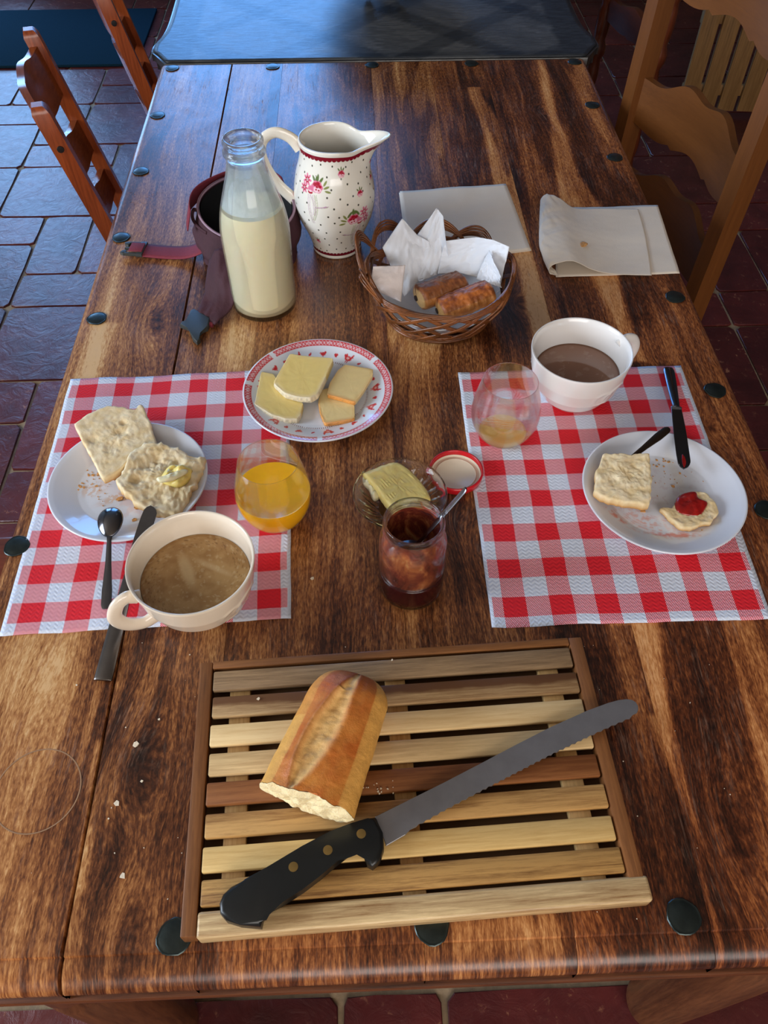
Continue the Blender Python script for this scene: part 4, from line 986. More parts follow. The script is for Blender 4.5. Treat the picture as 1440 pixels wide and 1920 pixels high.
def cluster(c, x, y, fl):
    s = .0105; K_ = 1.22
    for k in range(3): c = spotc(c, x + fl * (.0128 + .002 * k), y + .006 - .0055 * k, .0046, .0016, fl * (1.0 - .6 * k), OL)
    c = spotc(c, x - fl * .002, y + .0105, .0012, .004, 0, GRN); c = rose(c, x, y, s, fl); c = daisy(c, x - fl * .018, y + .006, .0086); c = daisy(c, x - fl * .022, y - .006, .0078)
    c = spotc(c, x - fl * .010, y - .004, .005, .004, 0, PKK); c = spotc(c, x - fl * .0105, y - .009, .0042, .0026, 0, MR); c = spotc(c, x - fl * .0105, y - .0075, .003, .0014, 0, LP)
    c = spray(c, x - fl * .012, y - .014, 22, .006, -.044, -.002, LIL, fl); c = spray(c, x - fl * .002, y - .013, 20, -.004, -.040, .004, OL, fl); c = spray(c, x + fl * .000, y - .030, 12, .016, .004, .003, LIL, fl)
    c = spray(c, x - fl * .008, y - .014, 16, .004, -.030, .003, LIL, fl); return c
# spotted ground
dr = random.Random(9); pts_ = []
taken = [deg(-36, .125), deg(14.8, .146), deg(41.6, .1136), deg(35, .075)]
k_ = 0
for row in range(11):
    for cidx in range(18):
        a = (cidx + (.5 if row % 2 else 0)) * 360 / 18 - 180 + dr.uniform(-4, 4); z = .018 + row * .0138 + dr.uniform(-.003, .003)
        cj = spotc(cj, a * PI / 180 * .056, z, .00135, .0015, 0, DK)
def clear(c, x, y, rx, ry): return spotc(c, x, y, rx, ry, 0, rgb(236, 231, 219), 1, .05)
for a0 in (-25, 155): x_, y_ = deg(a0, .128); cj = clear(cj, x_ - .006, y_, .024, .014); cj = clear(cj, x_ - .002, y_ - .03, .012, .022)
for a0 in (28, 208): x_, y_ = deg(a0, .078); cj = clear(cj, x_ + .006, y_, .024, .014); cj = clear(cj, x_ + .002, y_ - .03, .012, .022)
for a0 in (-25, 155): cj = cluster(cj, *deg(a0, .128), 1)
for a0 in (28, 208): cj = cluster(cj, *deg(a0, .078), -1)
for a, z, s in [(14.8, .1459, .0062), (41.6, .1136, .0058), (76, .122, .005), (78, .145, .004), (-36, .033, .005), (100, .09, .0055), (-110, .14, .006), (-90, .09, .0055), (-150, .06, .006), (130, .04, .005)]: cj = rose(cj, *deg(a, z), s)
col[sl] = cj
jm_ = colmat('flowered_earthenware', .14, coat=.4)
t = thing('flower_jug', 'cream jug with pink roses and dark dots, red scalloped rim and curved handle', 'jug', (JX, JY, TZ + .0003))
obj('body', gj, jm_, t, col=col, ang=0)
hp = smooth_path([(-.046, .002, .160), (-.060, .003, .175), (-.080, .004, .182), (-.098, .005, .172), (-.104, .005, .152), (-.096, .004, .125), (-.080, .002, .100), (-.058, 0, .078)], 8)
m = len(hp); obj('handle', tube(hp, [.0058 + .002 * abs(2 * i / (m - 1) - 1) ** 4 for i in range(m)], 16, sq=(1.35, .75), up=(0, 1, 0)), plain('cream_glaze', rgb(236, 226, 208), .12, var=.01, coat=.4), t)
# ------------------------------------------------------------------ cutting board
WOODC = [(rgb(108, 84, 60), rgb(170, 140, 104)), (rgb(140, 106, 70), rgb(210, 178, 130)), (rgb(214, 174, 116), rgb(242, 212, 158)), (rgb(186, 150, 102), rgb(232, 200, 146)), (rgb(118, 68, 34), rgb(164, 106, 60)),
         (rgb(136, 92, 48), rgb(204, 158, 96)), (rgb(204, 160, 92), rgb(238, 202, 134)), (rgb(112, 72, 36), rgb(200, 154, 90)), (rgb(134, 88, 44), rgb(196, 142, 78))]
bd = thing('bread_board', 'wooden slatted bread board with raised frame, lying at the near end of the table', 'board', (-.1592, .1405, TZ + .0005), (0, 0, math.radians(2.3)))
BW, BD = .385, .247
FR = wood('board_frame_wood', rgb(96, 58, 32), rgb(146, 96, 54), 0, .8, .42); FRy = wood('board_rail_wood', rgb(92, 54, 28), rgb(146, 94, 52), 1, .8, .42)
obj('tray', box(.006, BW - .006, .006, BD - .006, .0, .004), plain('tray_board', rgb(92, 62, 30), .6), bd, smooth=False, ang=0)
obj('side_rail', box(0, .0125, .0, BD, 0, .019, .0014), FRy, bd); obj('side_rail', box(BW - .0135, BW, .0102, BD, 0, .019, .0014), FRy, bd)
obj('back_rail', box(.0128, BW - .0138, BD - .008, BD, 0, .0195, .0012), FR, bd)
fp = [(.0088, 0.0), (BW, 0.0), (BW + .0005, .003), (BW - .002, .0100), (.0088, .0100)]
obj('front_rail', box(.0128, BW + .003, -.002, .0185, 0, .0195, .003, 3), wood('front_rail_wood', WOODC[8][0], WOODC[2][1], 0, .7, .42), bd)
for i, x in enumerate((.030, .182, .335)): obj('cross_bar', box(x, x + .020, .012, BD - .010, .0045, .0125, .001), wood('pale_bar_wood', rgb(176, 134, 78), rgb(220, 180, 120), 1, .8, .5), bd)
ysl = [.2150, .1875, .1590, .1310, .1040, .0760, .0480, .0215]
for i, y in enumerate(ysl):
    d, l = WOODC[i]; m_ = wood('slat_wood', d, l, 0, .75, .42, contrast=1.6 if i in (5, 7) else 1.15, off=i * 7.3)
    if i == 1:   # heartwood stripe along the upper half of this slat
        nt = m_.node_tree; b = nt.nodes['Principled BSDF']; src = b.inputs['Base Color'].links[0].from_socket
        sp = node(nt, 'ShaderNodeSeparateXYZ'); nt.links.new(coords(nt), sp.inputs[0])
        e = math_(nt, 'ADD', sp.outputs[1], math_(nt, 'MULTIPLY', noise_tex(nt, coords(nt, (18, 3, 1)), 1, 3), .012))
        nt.links.new(mixc(nt, math_(nt, 'MULTIPLY_ADD', e, 260, -3.9, clamp=True), src, rgb(104, 68, 40)), b.inputs['Base Color'])
    o = obj('slat', box(.0, BW - .0290, 0, .0210, 0, .0070, .0018, 2), m_, bd, loc=(.0140 + (.0006 if i % 2 else 0), y, .0126))
BZ = TZ + .0205                               # height of the slat tops

# bread knife
HB = plain('black_handle', rgb(20, 22, 22), .35, var=.15, vs=80)
def zp6(l): return [(300 + a / 1.5, 1160 + b_ / 1.5) for a, b_ in l]
hpoly = Wl(zp6([(606, 557), (585, 562), (540, 575), (480, 598), (400, 640), (300, 700), (240, 733), (200, 752), (176, 775), (166, 800), (168, 828), (185, 848), (225, 860), (283, 866), (287, 845), (300, 822), (345, 798), (400, 763), (450, 725), (500, 682), (530, 660), (555, 650), (572, 660), (583, 690), (598, 698), (618, 680), (630, 645), (627, 600)]), BZ + .012)
kn = thing('bread_knife', 'long serrated bread knife with black riveted handle, lying across the slatted board', 'knife', (*W(722, 1560, BZ), BZ + .0006))
def rel(l, o=kn): return [(a - o.location.x, b_ - o.location.y) for a, b_ in l]
bl_top = Wl(zp6([(605, 559), (700, 513), (800, 463), (900, 411), (1000, 358), (1100, 307), (1200, 262), (1260, 240), (1290, 232), (1310, 229), (1326, 231), (1337, 238), (1343, 248), (1344, 258)]), BZ + .004)
bl_bot = Wl(zp6([(1340, 268), (1320, 284), (1260, 310), (1200, 338), (1100, 386), (1000, 438), (900, 490), (800, 543), (720, 588), (690, 610)]), BZ + .004)
ser = []
for i in range(len(bl_bot) - 1):
    a, b_ = Vector((*bl_bot[i], 0)), Vector((*bl_bot[i + 1], 0)); d = b_ - a; nrm = Vector((-d.y, d.x, 0)).normalized(); k = max(1, int(d.length / .0062))
    for q in range(k):
        ser.append(tuple(a.lerp(b_, q / k))[:2]); ser.append(tuple(a.lerp(b_, (q + .5) / k) - nrm * .0013)[:2])
bpoly = bl_top + ser + [bl_bot[-1]] + Wl(zp6([(636, 641), (622, 600)]), BZ + .004)
obj('blade', extr(rel(bpoly), .0042, .0060, .0004, 1), STEELD, kn, ang=30)
obj('handle', extr(rel(hpoly), 0, .0125, .0038, 4), HB, kn, ang=60)
BRASS = plain('brass', rgb(190, 160, 100), .3, 1.0)
for p in zp6([(375, 698), (472, 651), (566, 605)]):
    x, y = W(*p, BZ + .013); obj('rivet', lathe([(.0040, 0), (.0040, .0004), (0, .0007)], 20), BRASS, kn, loc=(x - kn.location.x, y - kn.location.y, .0123))

# half baguette
BAG = colmat('baguette_crust', .45, ns=140, namt=.2, bs=.5, bd=.002, bscale=180)
A = np.array(W(575, 1508, BZ + .02)); B_ = np.array(W(672, 1262, BZ + .03)); ax = (B_ - A) * 1.045; LN = float(np.hypot(*ax)); ang_ = math.atan2(ax[1], ax[0])
V = []; C_ = []; NX, NT = 150, 130
c1, c2, c3, c4, c5 = [np.array(rgb(*q)[:3]) for q in ((200, 104, 34), (150, 64, 22), (230, 172, 86), (246, 202, 132), (216, 138, 58))]
for i in range(NX):
    s = i / (NX - 1); x = s * LN
    hw = .0435 * (1 - .18 * s) * (1 - max(0, (s - .72) / .28) ** 2.4) ** .5 if s < 1 else 0
    hh_ = .050 * (1 - max(0, (s - .70) / .30) ** 2.4) ** .5 if s < 1 else 0
    for k in range(NT):
        t = 2 * PI * k / NT; cs, sn = math.cos(t), math.sin(t)
        y = hw * (abs(cs) ** .9) * (1 if cs > 0 else -1); z = (hh_ * .5 * (1 + sn * (1 if sn > 0 else .97)))
        z = max(0, z) if sn < 0 else z
        lx = x + (.003 * fbm(y * 70, z * 70, 2) if s < .005 else 0)
        # ear/slash: runs from left at cut end to the middle at the tip
        slash_c = .012 - .016 * s; yy = y; w_ = .0110 * math.sin(PI * min(1, max(0, (s - .0) / .92)) ** .8) + .001
        m_ = 0
        if sn > .1 and s < .93:
            m_ = math.exp(-((yy - slash_c) / (w_ + 1e-4)) ** 4)
            z += -.0030 * m_ * (1 + .4 * fbm(x * 120, yy * 120, 4)) + .0045 * math.exp(-((yy - slash_c - w_ * 1.15) / .0035) ** 2) * min(1, s * 6) * (s < .75) + .0015 * math.exp(-((yy - slash_c + w_ * 1.1) / .004) ** 2)
        z += .0008 * fbm(x * 60, yy * 60, 7); V.append((lx, y + .0008 * fbm(x * 40, z * 60, 1), max(z, 0)))
        n1 = .5 + fbm(x * 35, yy * 45, 3); n2 = .5 + fbm(x * 120, yy * 120, 5)
        col_ = c1 * (1 - min(1, max(0, n1))) + c5 * min(1, max(0, n1)) if True else c1
        dk_ = sstep(.45, 1.0, np.float64(s)) * .5 + .5 * math.exp(-((yy - slash_c - w_ * 1.3) / .005) ** 2) * (sn > 0); col_ = col_ * (1 - min(.8, dk_)) + c2 * min(.8, dk_)
        side = sstep(.25, .85, np.float64(abs(cs))) if sn < .75 else 0; low = side * (.9 if cs < 0 or s < .5 else .5); col_ = col_ * (1 - low) + c3 * low
        if m_ > .02: q_ = min(1, m_ * 1.1) * (.85 + .15 * n2); col_ = col_ * (1 - q_) + (c4 * .7 + c3 * .3) * q_ 
        if sn < -.3: col_ = c3
        C_.append(np.clip(col_, 0, 1))
F = [(i * NT + k, (i + 1) * NT + k, (i + 1) * NT + (k + 1) % NT, i * NT + (k + 1) % NT) for i in range(NX - 1) for k in range(NT)]
F.append(tuple((NX - 1) * NT + k for k in range(NT)))
bq = thing('baguette', 'cut half of a crusty baguette with a split top, lying on the slatted board', 'bread', (A[0], A[1], BZ + .0008), (0, 0, ang_))
obj('crust', G().add(V, F), BAG, bq, col=C_, ang=0)
# cut face (crumb)
gV = [(-.0005, 0, .024)]; NR = 16
edge = V[:NT]
for r in range(1, NR + 1):
    s = r / NR
    for k in range(NT):
        p = edge[k]; y, z = p[1] * s, .024 + (p[2] - .024) * s
        gV.append((-.0004 - (.0030 * (.5 + fbm(y * 110, z * 110, 9))) * (1 - s ** 10) + (p[0]) * s, y * 1.004, max(.0001, z)))
gF = [(0, 1 + (k + 1) % NT, 1 + k) for k in range(NT)] + [(1 + r * NT + k, 1 + r * NT + (k + 1) % NT, 1 + (r + 1) * NT + (k + 1) % NT, 1 + (r + 1) * NT + k) for r in range(NR - 1) for k in range(NT)]
obj('crumb_face', G().add(gV, gF), plain('white_crumb', rgb(240, 220, 172), .85, var=.08, vs=200, bs=.6, bd=.002, sss=.15), bq, ang=0)
crumbs('crumb_scatter', 'small crumbs scattered on the slats beside the baguette', [(*W(rg.gauss(705, 14), rg.gauss(1478, 10), BZ), rg.uniform(.0005, .0013)) for _ in range(14)] + [(*W(rg.uniform(400, 1090), y_, BZ), rg.uniform(.0004, .001)) for y_ in [1237, 1390, 1445, 1560, 1630] for _ in range(2) if False] + [(*W(485, 1310, BZ), .002), (*W(735, 1238, BZ), .0012)], CRW, BZ + .0001, 8)

# ------------------------------------------------------------------ cutlery
def sweep_flat(pts, g=None):
    """pts: (x,y,z,halfwidth,halfthick) along a path in world coordinates"""
    P = smooth_path([(p[0], p[1], p[2]) for p in pts], 6); n = len(P); u = np.linspace(0, len(pts) - 1, n)
    hw = np.interp(u, range(len(pts)), [p[3] for p in pts]); ht = np.interp(u, range(len(pts)), [p[4] for p in pts])
    g = g or G(); V = []
    K = 10
    for i, p in enumerate(P):
        t = (P[min(i + 1, n - 1)] - P[max(i - 1, 0)]).normalized(); s = t.cross(Vector((0, 0, 1))).normalized(); up = s.cross(t)
        for k in range(K):
            a = 2 * PI * k / K + PI / K; c, d = math.cos(a), math.sin(a)
            V.append(p + s * hw[i] * np.sign(c) * abs(c) ** .6 + up * ht[i] * np.sign(d) * abs(d) ** .8)
    F = [(i * K + k, i * K + (k + 1) % K, (i + 1) * K + (k + 1) % K, (i + 1) * K + k) for i in range(n - 1) for k in range(K)] + [tuple(range(K))[::-1], tuple((n - 1) * K + k for k in range(K))]
    return g.add(V, F)
def P3(px, py, z): return (*W(px, py, z), z)
SPM = plain('spoon_steel', rgb(112, 112, 118), .16, 1.0, var=.08, vs=30)
# left teaspoon: bowl down on the plate rim, handle on the mat
sp_ = thing('teaspoon', 'steel teaspoon with its bowl turned down on the rim of the left plate', 'spoon', (0, 0, 0))
zb = PZ + .0200
bc = P3(207, 978, zb); hd = P3(199, 1140, TZ + .004); dv = Vector(hd) - Vector(bc); an = math.atan2(dv.y, dv.x); slp = math.atan2(dv.z, math.hypot(dv.x, dv.y))
g = G(); RR, NN = 12, 40; V = [(0, 0, .0062)]
for r in range(1, RR + 1):
    s = r / RR
    for k in range(NN):
        t = 2 * PI * k / NN; a_, b_ = .0190, .0138; V.append((a_ * s * math.cos(t) * (1 + .06 * math.cos(t)), b_ * s * math.sin(t) * (1 - .10 * math.cos(t)), .0062 * (1 - s ** 2.2)))
g.add(V, [(0, 1 + k, 1 + (k + 1) % NN) for k in range(NN)] + [(1 + r * NN + k, 1 + (r + 1) * NN + k, 1 + (r + 1) * NN + (k + 1) % NN, 1 + r * NN + (k + 1) % NN) for r in range(RR - 1) for k in range(NN)])
g.keep = False
g.tf(Matrix.Translation(bc) @ Matrix.Rotation(an, 4, 'Z') @ Matrix.Rotation(-slp, 4, 'Y'))
obj('bowl', g, SPM, sp_, ang=0, solid=.0008)
nk = Vector(bc) + dv.normalized() * .0195
obj('handle', sweep_flat([(nk.x, nk.y, nk.z + .0006, .0032, .0012), (*(Vector(bc) + dv * .25 + Vector((0, 0, .001))), .0026, .0012), (*(Vector(bc) + dv * .5), .0034, .0010), (*(Vector(bc) + dv * .8), .0056, .0009), (*(Vector(bc) + dv * .96), .0058, .0009), (*(Vector(bc) + dv * 1.01), .0035, .0008)]), SPM, sp_, ang=50)
def table_knife(label, mat, tipp, midp, endp, wb, wh, edge=1, square=False, smear=None):
    t = thing('table_knife', label, 'knife', (0, 0, 0)); T, Mi, E_ = Vector(tipp), Vector(midp), Vector(endp)
    d = (T - Mi); L_ = d.length; d.normalize(); s = d.cross(Vector((0, 0, 1))).normalized(); up = s.cross(d)
    pl = []
    for q, w1 in ((0, .42), (.5, .5), (.8, .5), (.92, .46), (.97, .32), (1.0, .08)): pl.append((q * L_, w1 * wb))
    lo = []
    for q in np.linspace(.97, .45, 34): lo.append((q * L_, -wb * (.5 if q < .85 else .5 - .30 * ((q - .85) / .12) ** 2) - (.0005 if len(lo) % 2 else 0)))
    lo += [(.3 * L_, -.5 * wb), (0, -.42 * wb)]
    g = extr([(a, b_ * edge) for a, b_ in (pl + lo)][::edge], -.0006, .0006, .0003, 1)
    mt = Matrix((( d.x, s.x * -1, up.x, Mi.x), (d.y, s.y * -1, up.y, Mi.y), (d.z, s.z * -1, up.z, Mi.z), (0, 0, 0, 1))); g.tf(mt)
    obj('blade', g, mat, t, ang=30)
    h = (E_ - Mi); hv = [(.0, .55, .0022), (.03, .62, .0028), (.2, .72, .0026), (.6, .92, .0028), (.9, 1.0, .0028), (.985, 1.0 if square else .8, .0025), (1.0, .92 if square else .4, .0018)]
    obj('handle', sweep_flat([(*(Mi + h * a), wh * b_ / 2, c) for a, b_, c in hv]), mat, t, ang=40)
    obj('collar', sweep_flat([(*(Mi - h * .012), wb * .46, .0026), (*(Mi + h * .008), wb * .46, .0028)]), STEEL, t, ang=40)
    if smear: smear(t, Mi, d, s, up, L_)
    return t
KST = plain('knife_steel', rgb(118, 112, 108), .28, 1.0, var=.12, vs=40)
table_knife('steel table knife running from the left plate under the cream cup handle off the mat', KST, P3(285, 948, PZ + .0240), P3(246, 1068, PZ + .0150), P3(193, 1276, TZ + .0035), .0165, .0185, edge=1, square=True)
def smr(t, Mi, d, s, up, L_):
    c = Mi + d * L_ * .88 + up * .0007
    o = obj('jam_smear', extr([(.011 * math.cos(a) * (1 + .2 * math.sin(3 * a)), .0022 * math.sin(a)) for a in np.linspace(0, 2 * PI, 14)[:-1]], 0, .0006, .0002, 1), JAM, t); o.matrix_world = Matrix(((d.x, s.x, up.x, c.x), (d.y, s.y, up.y, c.y), (d.z, s.z, up.z, c.z), (0, 0, 0, 1)))
table_knife('steel table knife with jam on its tip, leaning on the rim of the right plate', SPM, P3(1284, 880, PZ + .0280), P3(1268, 765, PZ + .0150), P3(1253, 690, PZ + .0055), .0155, .0150, edge=-1, smear=smr)
DSP = plain('dark_steel', rgb(74, 62, 54), .3, 1.0, var=.2, vs=30)
ds = thing('teaspoon', 'dark spoon handle sticking out from under the bread on the right plate', 'spoon', (0, 0, 0))
a0, a1 = Vector(P3(1150, 885, PZ + .009)), Vector(P3(1254, 803, PZ + .030))
obj('handle', sweep_flat([(*a0.lerp(a1, q), w1, .0016) for q, w1 in ((0, .0022), (.3, .0026), (.55, .0036), (.8, .0056), (.95, .0052), (1.0, .0025))]), DSP, ds, ang=50)

# ------------------------------------------------------------------ butter dish
bx, by = .040, .592
t = thing('butter_dish', 'round cut-glass butter dish with fluted sides in the middle of the table', 'dish', (bx, by, TZ + .0003))
def frf(r, z, th_):
    k = 1 if .024 < r < .052 else 0
    return r, z
NB = 216; rdo = .0545
og = dense([(0, .0), (.020, .0002), (.026, .0010), (.034, .0075), (.044, .017), (.0515, .0265), (.0535, .0275), (rdo, .0295), (.0535, .0312), (.0518, .0305)], step=.0016)
ing = [(.050, .0275), (.0425, .0190), (.033, .0105), (.025, .0050), (.012, .0038), (0, .0038)]
def crf(r, z, th_):
    if .024 < r < .0512 and z < .0262 and z > .001:
        q = (r - .024) / .0275; fan = abs(((th_ * 18 / (2 * PI) + .0) % 1) - .5) * 2; f2 = abs(((th_ * 18 / (2 * PI) + q * 1.0) % 1) - .5) * 2; d = -.0040 * (1 - min(fan, f2)) * math.sin(PI * q) ** .5
        return r + d * .6, z - d * .5
    return r, z
ng = len(og); allp = og + ing
obj('bowl', lathe(allp, NB, rf=lambda r, z, a: crf(r, z, a) if (r, z) in OGS else (r, z)) if False else (lambda S_: lathe(allp, NB, rf=lambda r, z, a: crf(r, z, a) if (r, z) in S_ else (r, z)))(set(og)), CUTG, t, ang=25)
bpts = Wl([(678, 888), (718, 872), (748, 868), (785, 898), (806, 930), (800, 942), (752, 968), (728, 948), (700, 912)], TZ + .030)
cx_ = sum(p[0] for p in bpts) / len(bpts); cy_ = sum(p[1] for p in bpts) / len(bpts)
sq_ = [((p[0] - cx_) * 1.0, (p[1] - cy_) * 1.0) for p in bpts]
gb = G(); pp = smooth_path([(a, b_, 0) for a, b_ in sq_ + [sq_[0]]], 8)[:-1]; n = len(pp); V = [(0, 0, .032)]; R = 14
for i in range(1, R + 1):
    s = i / R
    for p in pp:
        x, y = p.x * s, p.y * s; z = .0325 - .10 * abs(x * .8 + y * .3) ** 1.3 - (.004 * max(0, (s - .85) / .15) ** 2) + .0005 * math.sin((x * .8 + y * .55) * 1900) + .0006 * fbm(x * 150, y * 150, 2)
        V.append((x, y, z))
for zz, sc2 in ((.018, .97), (.0085, .62)):
    for p in pp: V.append((p.x * sc2 * (1 + .04 * fbm(p.x * 200, p.y * 200, zz * 100)), p.y * sc2, zz))
F = [(0, 1 + k, 1 + (k + 1) % n) for k in range(n)] + [(1 + r * n + k, 1 + (r + 1) * n + k, 1 + (r + 1) * n + (k + 1) % n, 1 + r * n + (k + 1) % n) for r in range(R + 1) for k in range(n)] + [tuple(1 + (R + 1) * n + k for k in range(n))[::-1]]
bb = tag(obj('butter', gb.add(V, F), plain('yellow_butter', rgb(255, 226, 140), .4, var=.03, vs=60, sss=.3), loc=(cx_, cy_, TZ + .0012), ang=50), 'pale yellow block of butter sitting in the cut-glass dish', 'butter')
lump('curl', BUTP, [(p[0] - cx_, p[1] - cy_) for p in Wl([(676, 890), (690, 882), (716, 880), (730, 872), (728, 890), (706, 905), (712, 925), (700, 930), (690, 910), (680, 902)], TZ + .028)], .0185, .010, 2, bb, amp=.6, fs=200)

# jar lid
lidp = W(855, 885, TZ + .006)
t = thing('jar_lid', 'red-rimmed jar lid lying with its cream inside up beside the butter dish', 'lid', (lidp[0], lidp[1], TZ + .0004))
LR = plain('red_enamel', rgb(196, 22, 34), .25, coat=.3); LI = plain('cream_enamel', rgb(228, 214, 192), .35, var=.03, vs=60)
obj('rim', lathe([(.0310, .0), (.0326, .0015), (.0330, .0085), (.0326, .0102), (.0312, .0108), (.0304, .0098), (.0306, .003), (.0300, .0012), (.0300, .0)], 64, close=True), LR, t, ang=0)
obj('inside', lathe([(0, .0016), (.0225, .0016), (.0235, .0026), (.0245, .0028), (.0258, .0014), (.0290, .0016), (.0302, .0040), (.0302, .0002), (0, .0002)], 64), LI, t, ang=50)

# ------------------------------------------------------------------ jam jar
jx, jy = .0470, .4830
t = thing('jam_jar', 'open glass jar with dark red jam and smeared walls in front of the butter dish', 'jar', (jx, jy, TZ + .0004))
jo = [(0, .0012), (.022, .0012), (.0255, .0002), (.0285, .0012), (.0310, .0045), (.0318, .010), (.0320, .030), (.0320, .078), (.0310, .088), (.0285, .0955), (.0272, .0990), (.0272, .1010), (.0287, .1020), (.0287, .1035), (.0274, .1045), (.0274, .1080), (.0285, .1090), (.0285, .1110), (.0276, .1130), (.0268, .1140)]
ji = [(.0254, .1130), (.0250, .110), (.0250, .0990), (.0262, .0950), (.0288, .0870), (.0297, .078), (.0297, .012), (.0280, .0060), (.010, .0048), (0, .0048)]
t.scale = (1.09, 1.09, 1.03)
obj('glass_body', lathe(jo + ji, 72), GLASS, t, ang=0)
JD = plain('dark_jam', rgb(58, 9, 13), .15, var=.3, vs=80, coat=.3)
obj('jam', lathe([(0, .0046), (.0100, .0046), (.0284, .0060), (.0300, .012), (.0300, .034), (.0299, .0395), (.020, .0370), (.010, .0365), (0, .0368)], 56), JD, t, ang=0)
mf, nt, b = mat_new('jam_smear_film'); v = coords(nt, (1, 1, .55)); n1 = noise_tex(nt, v, 42, 6, .65, 1.2); n2 = noise_tex(nt, v, 160, 4, .6, .5)
nt.links.new(ramp(nt, n1, [(.33, rgb(76, 24, 22)), (.50, rgb(128, 54, 38)), (.62, rgb(184, 104, 60)), (.76, rgb(226, 172, 112))]), b.inputs['Base Color']); b.inputs['Roughness'].default_value = .25
tr = node(nt, 'ShaderNodeBsdfTransparent'); tr.inputs[0].default_value = (.72, .34, .30, 1); mx = node(nt, 'ShaderNodeMixShader'); out = [q for q in nt.nodes if q.type == 'OUTPUT_MATERIAL'][0]
nt.links.new(math_(nt, 'MULTIPLY_ADD', math_(nt, 'ADD', n1, math_(nt, 'MULTIPLY', n2, .35)), 3.2, -.75, clamp=True), mx.inputs[0]); nt.links.new(tr.outputs[0], mx.inputs[1]); nt.links.new(b.outputs[0], mx.inputs[2]); nt.links.new(mx.outputs[0], out.inputs[0]); bump(nt, b, n1, .5, .003)
obj('jam_smear', lathe([(.0293, .0402), (.0293, .078), (.0284, .0870), (.0258, .0948), (.0246, .0990), (.0246, .1010)], 64), mf, t, ang=0)
spj = thing('jam_spoon', 'thin steel spoon standing slantwise in the jam jar', 'spoon', (0, 0, 0))
q1, q0 = Vector((*W(874, 916, TZ + .150), TZ + .150)), Vector((jx - .006, jy + .004, TZ + .050))
obj('handle', sweep_flat([(*q0.lerp(q1, q), w1, .0009) for q, w1 in ((-.12, .004), (0, .0035), (.4, .0032), (.75, .0036), (.96, .0034), (1.0, .002))]), STEEL, spj, ang=50)

# ------------------------------------------------------------------ napkins
def paper(name, base, bs=.4):
    m, nt, b = mat_new(name); v = coords(nt); n = noise_tex(nt, v, 500, 3, .7); nl = noise_tex(nt, v, 14, 3)
    a0 = tuple(x * .93 for x in base[:3]) + (1,); nt.links.new(ramp(nt, nl, [(.3, a0), (.7, base)]), b.inputs['Base Color']); b.inputs['Roughness'].default_value = .9; b.inputs['Specular IOR Level'].default_value = .2
    bump(nt, b, n, bs, .0006); return m
NAP = paper('recycled_paper', rgb(236, 224, 208)); LIN = paper('white_paper', rgb(228, 232, 240), .2)
C1 = [W(748, 362), W(950, 348), W(996, 471), W(766, 500)]
def bil(c, u, v): return (1 - v) * ((1 - u) * np.array(c[3]) + u * np.array(c[2])) + v * ((1 - u) * np.array(c[0]) + u * np.array(c[1]))
for k, dz in enumerate((.0006, .0018)):
    def fn(u, v): p = bil(C1, u, v); return p[0] + .0015 * k * (1 - 2 * u), p[1], dz + .0009 * (1 + fbm(u * 3, v * 3, 2 + k)) * (k + .4)
    if k == 0: n1_ = thing('paper_napkin', 'flat folded beige paper napkin behind the wicker basket', 'napkin', (0, 0, TZ))
    obj('ply', grid(30, 30, fn), NAP, n1_, ang=0, solid=.0004)
n2_ = thing('paper_napkin', 'crumpled folded beige paper napkin with a curled end, at the right table edge', 'napkin', (0, 0, TZ))
C2 = [W(1090, 389), W(1233, 386), W(1274, 513), W(1100, 522)]
C2 = [W(1040, 392), W(1233, 386), W(1274, 514), W(1042, 521)]
obj('ply', grid(40, 30, lambda u, v: (*bil(C2, u, v), .0006 + .0010 * (1 + fbm(u * 3, v * 3, 5)))), NAP, n2_, ang=0, solid=.0004)
CG = [  # rows bottom -> top, columns left -> right: (px, py, height)
 [(1048, 519, .0030), (1030, 512, .0050), (1036, 497, .0130), (1072, 489, .0210), (1110, 505, .0110), (1150, 514, .0050), (1222, 516, .0042)],
 [(1030, 490, .0035), (1013, 470, .0090), (1018, 452, .0200), (1056, 446, .0235), (1100, 462, .0120), (1150, 470, .0052), (1216, 472, .0042)],
 [(1024, 450, .0035), (1011, 425, .0110), (1020, 405, .0210), (1052, 412, .0200), (1094, 425, .0110), (1144, 430, .0055), (1208, 430, .0042)],
 [(1030, 405, .0035), (1013, 378, .0130), (1026, 364, .0200), (1050, 372, .0170), (1078, 390, .0080), (1130, 391, .0050), (1197, 392, .0040)]]
CGw = [[np.array((*W(a, b_, TZ + z), z)) for a, b_, z in r] for r in CG]
def cr1(P, t):
    t = t * (len(P) - 1); i = min(int(t), len(P) - 2); f = t - i; a, b_, c, d = P[max(i - 1, 0)], P[i], P[i + 1], P[min(i + 2, len(P) - 1)]
    return .5 * ((2 * b_) + (c - a) * f + (2 * a - 5 * b_ + 4 * c - d) * f * f + (3 * b_ - a - 3 * c + d) * f ** 3)
def topply(u, v):
    p = cr1([cr1(r, u) for r in CGw], v); e = max(0, 1 - u / .62); z = p[2] + (.0026 * abs(fbm(u * 8 + v * 4, v * 5, 8, 3)) - .0008 + .0018 * abs(fbm(u * 5 - v * 7, v * 3, 12, 3))) * min(1, e * 2) + .0006 * fbm(u * 4, v * 4, 3)
    return p[0], p[1], max(.0028, z)
obj('top_ply', grid(80, 60, topply), NAP, n2_, ang=0, solid=.0004)
lump('crumb', CRB, Wl([(1086, 458), (1093, 454), (1102, 458), (1097, 463), (1089, 464)], TZ + .0135), .0145, .0012, 3, n2_)

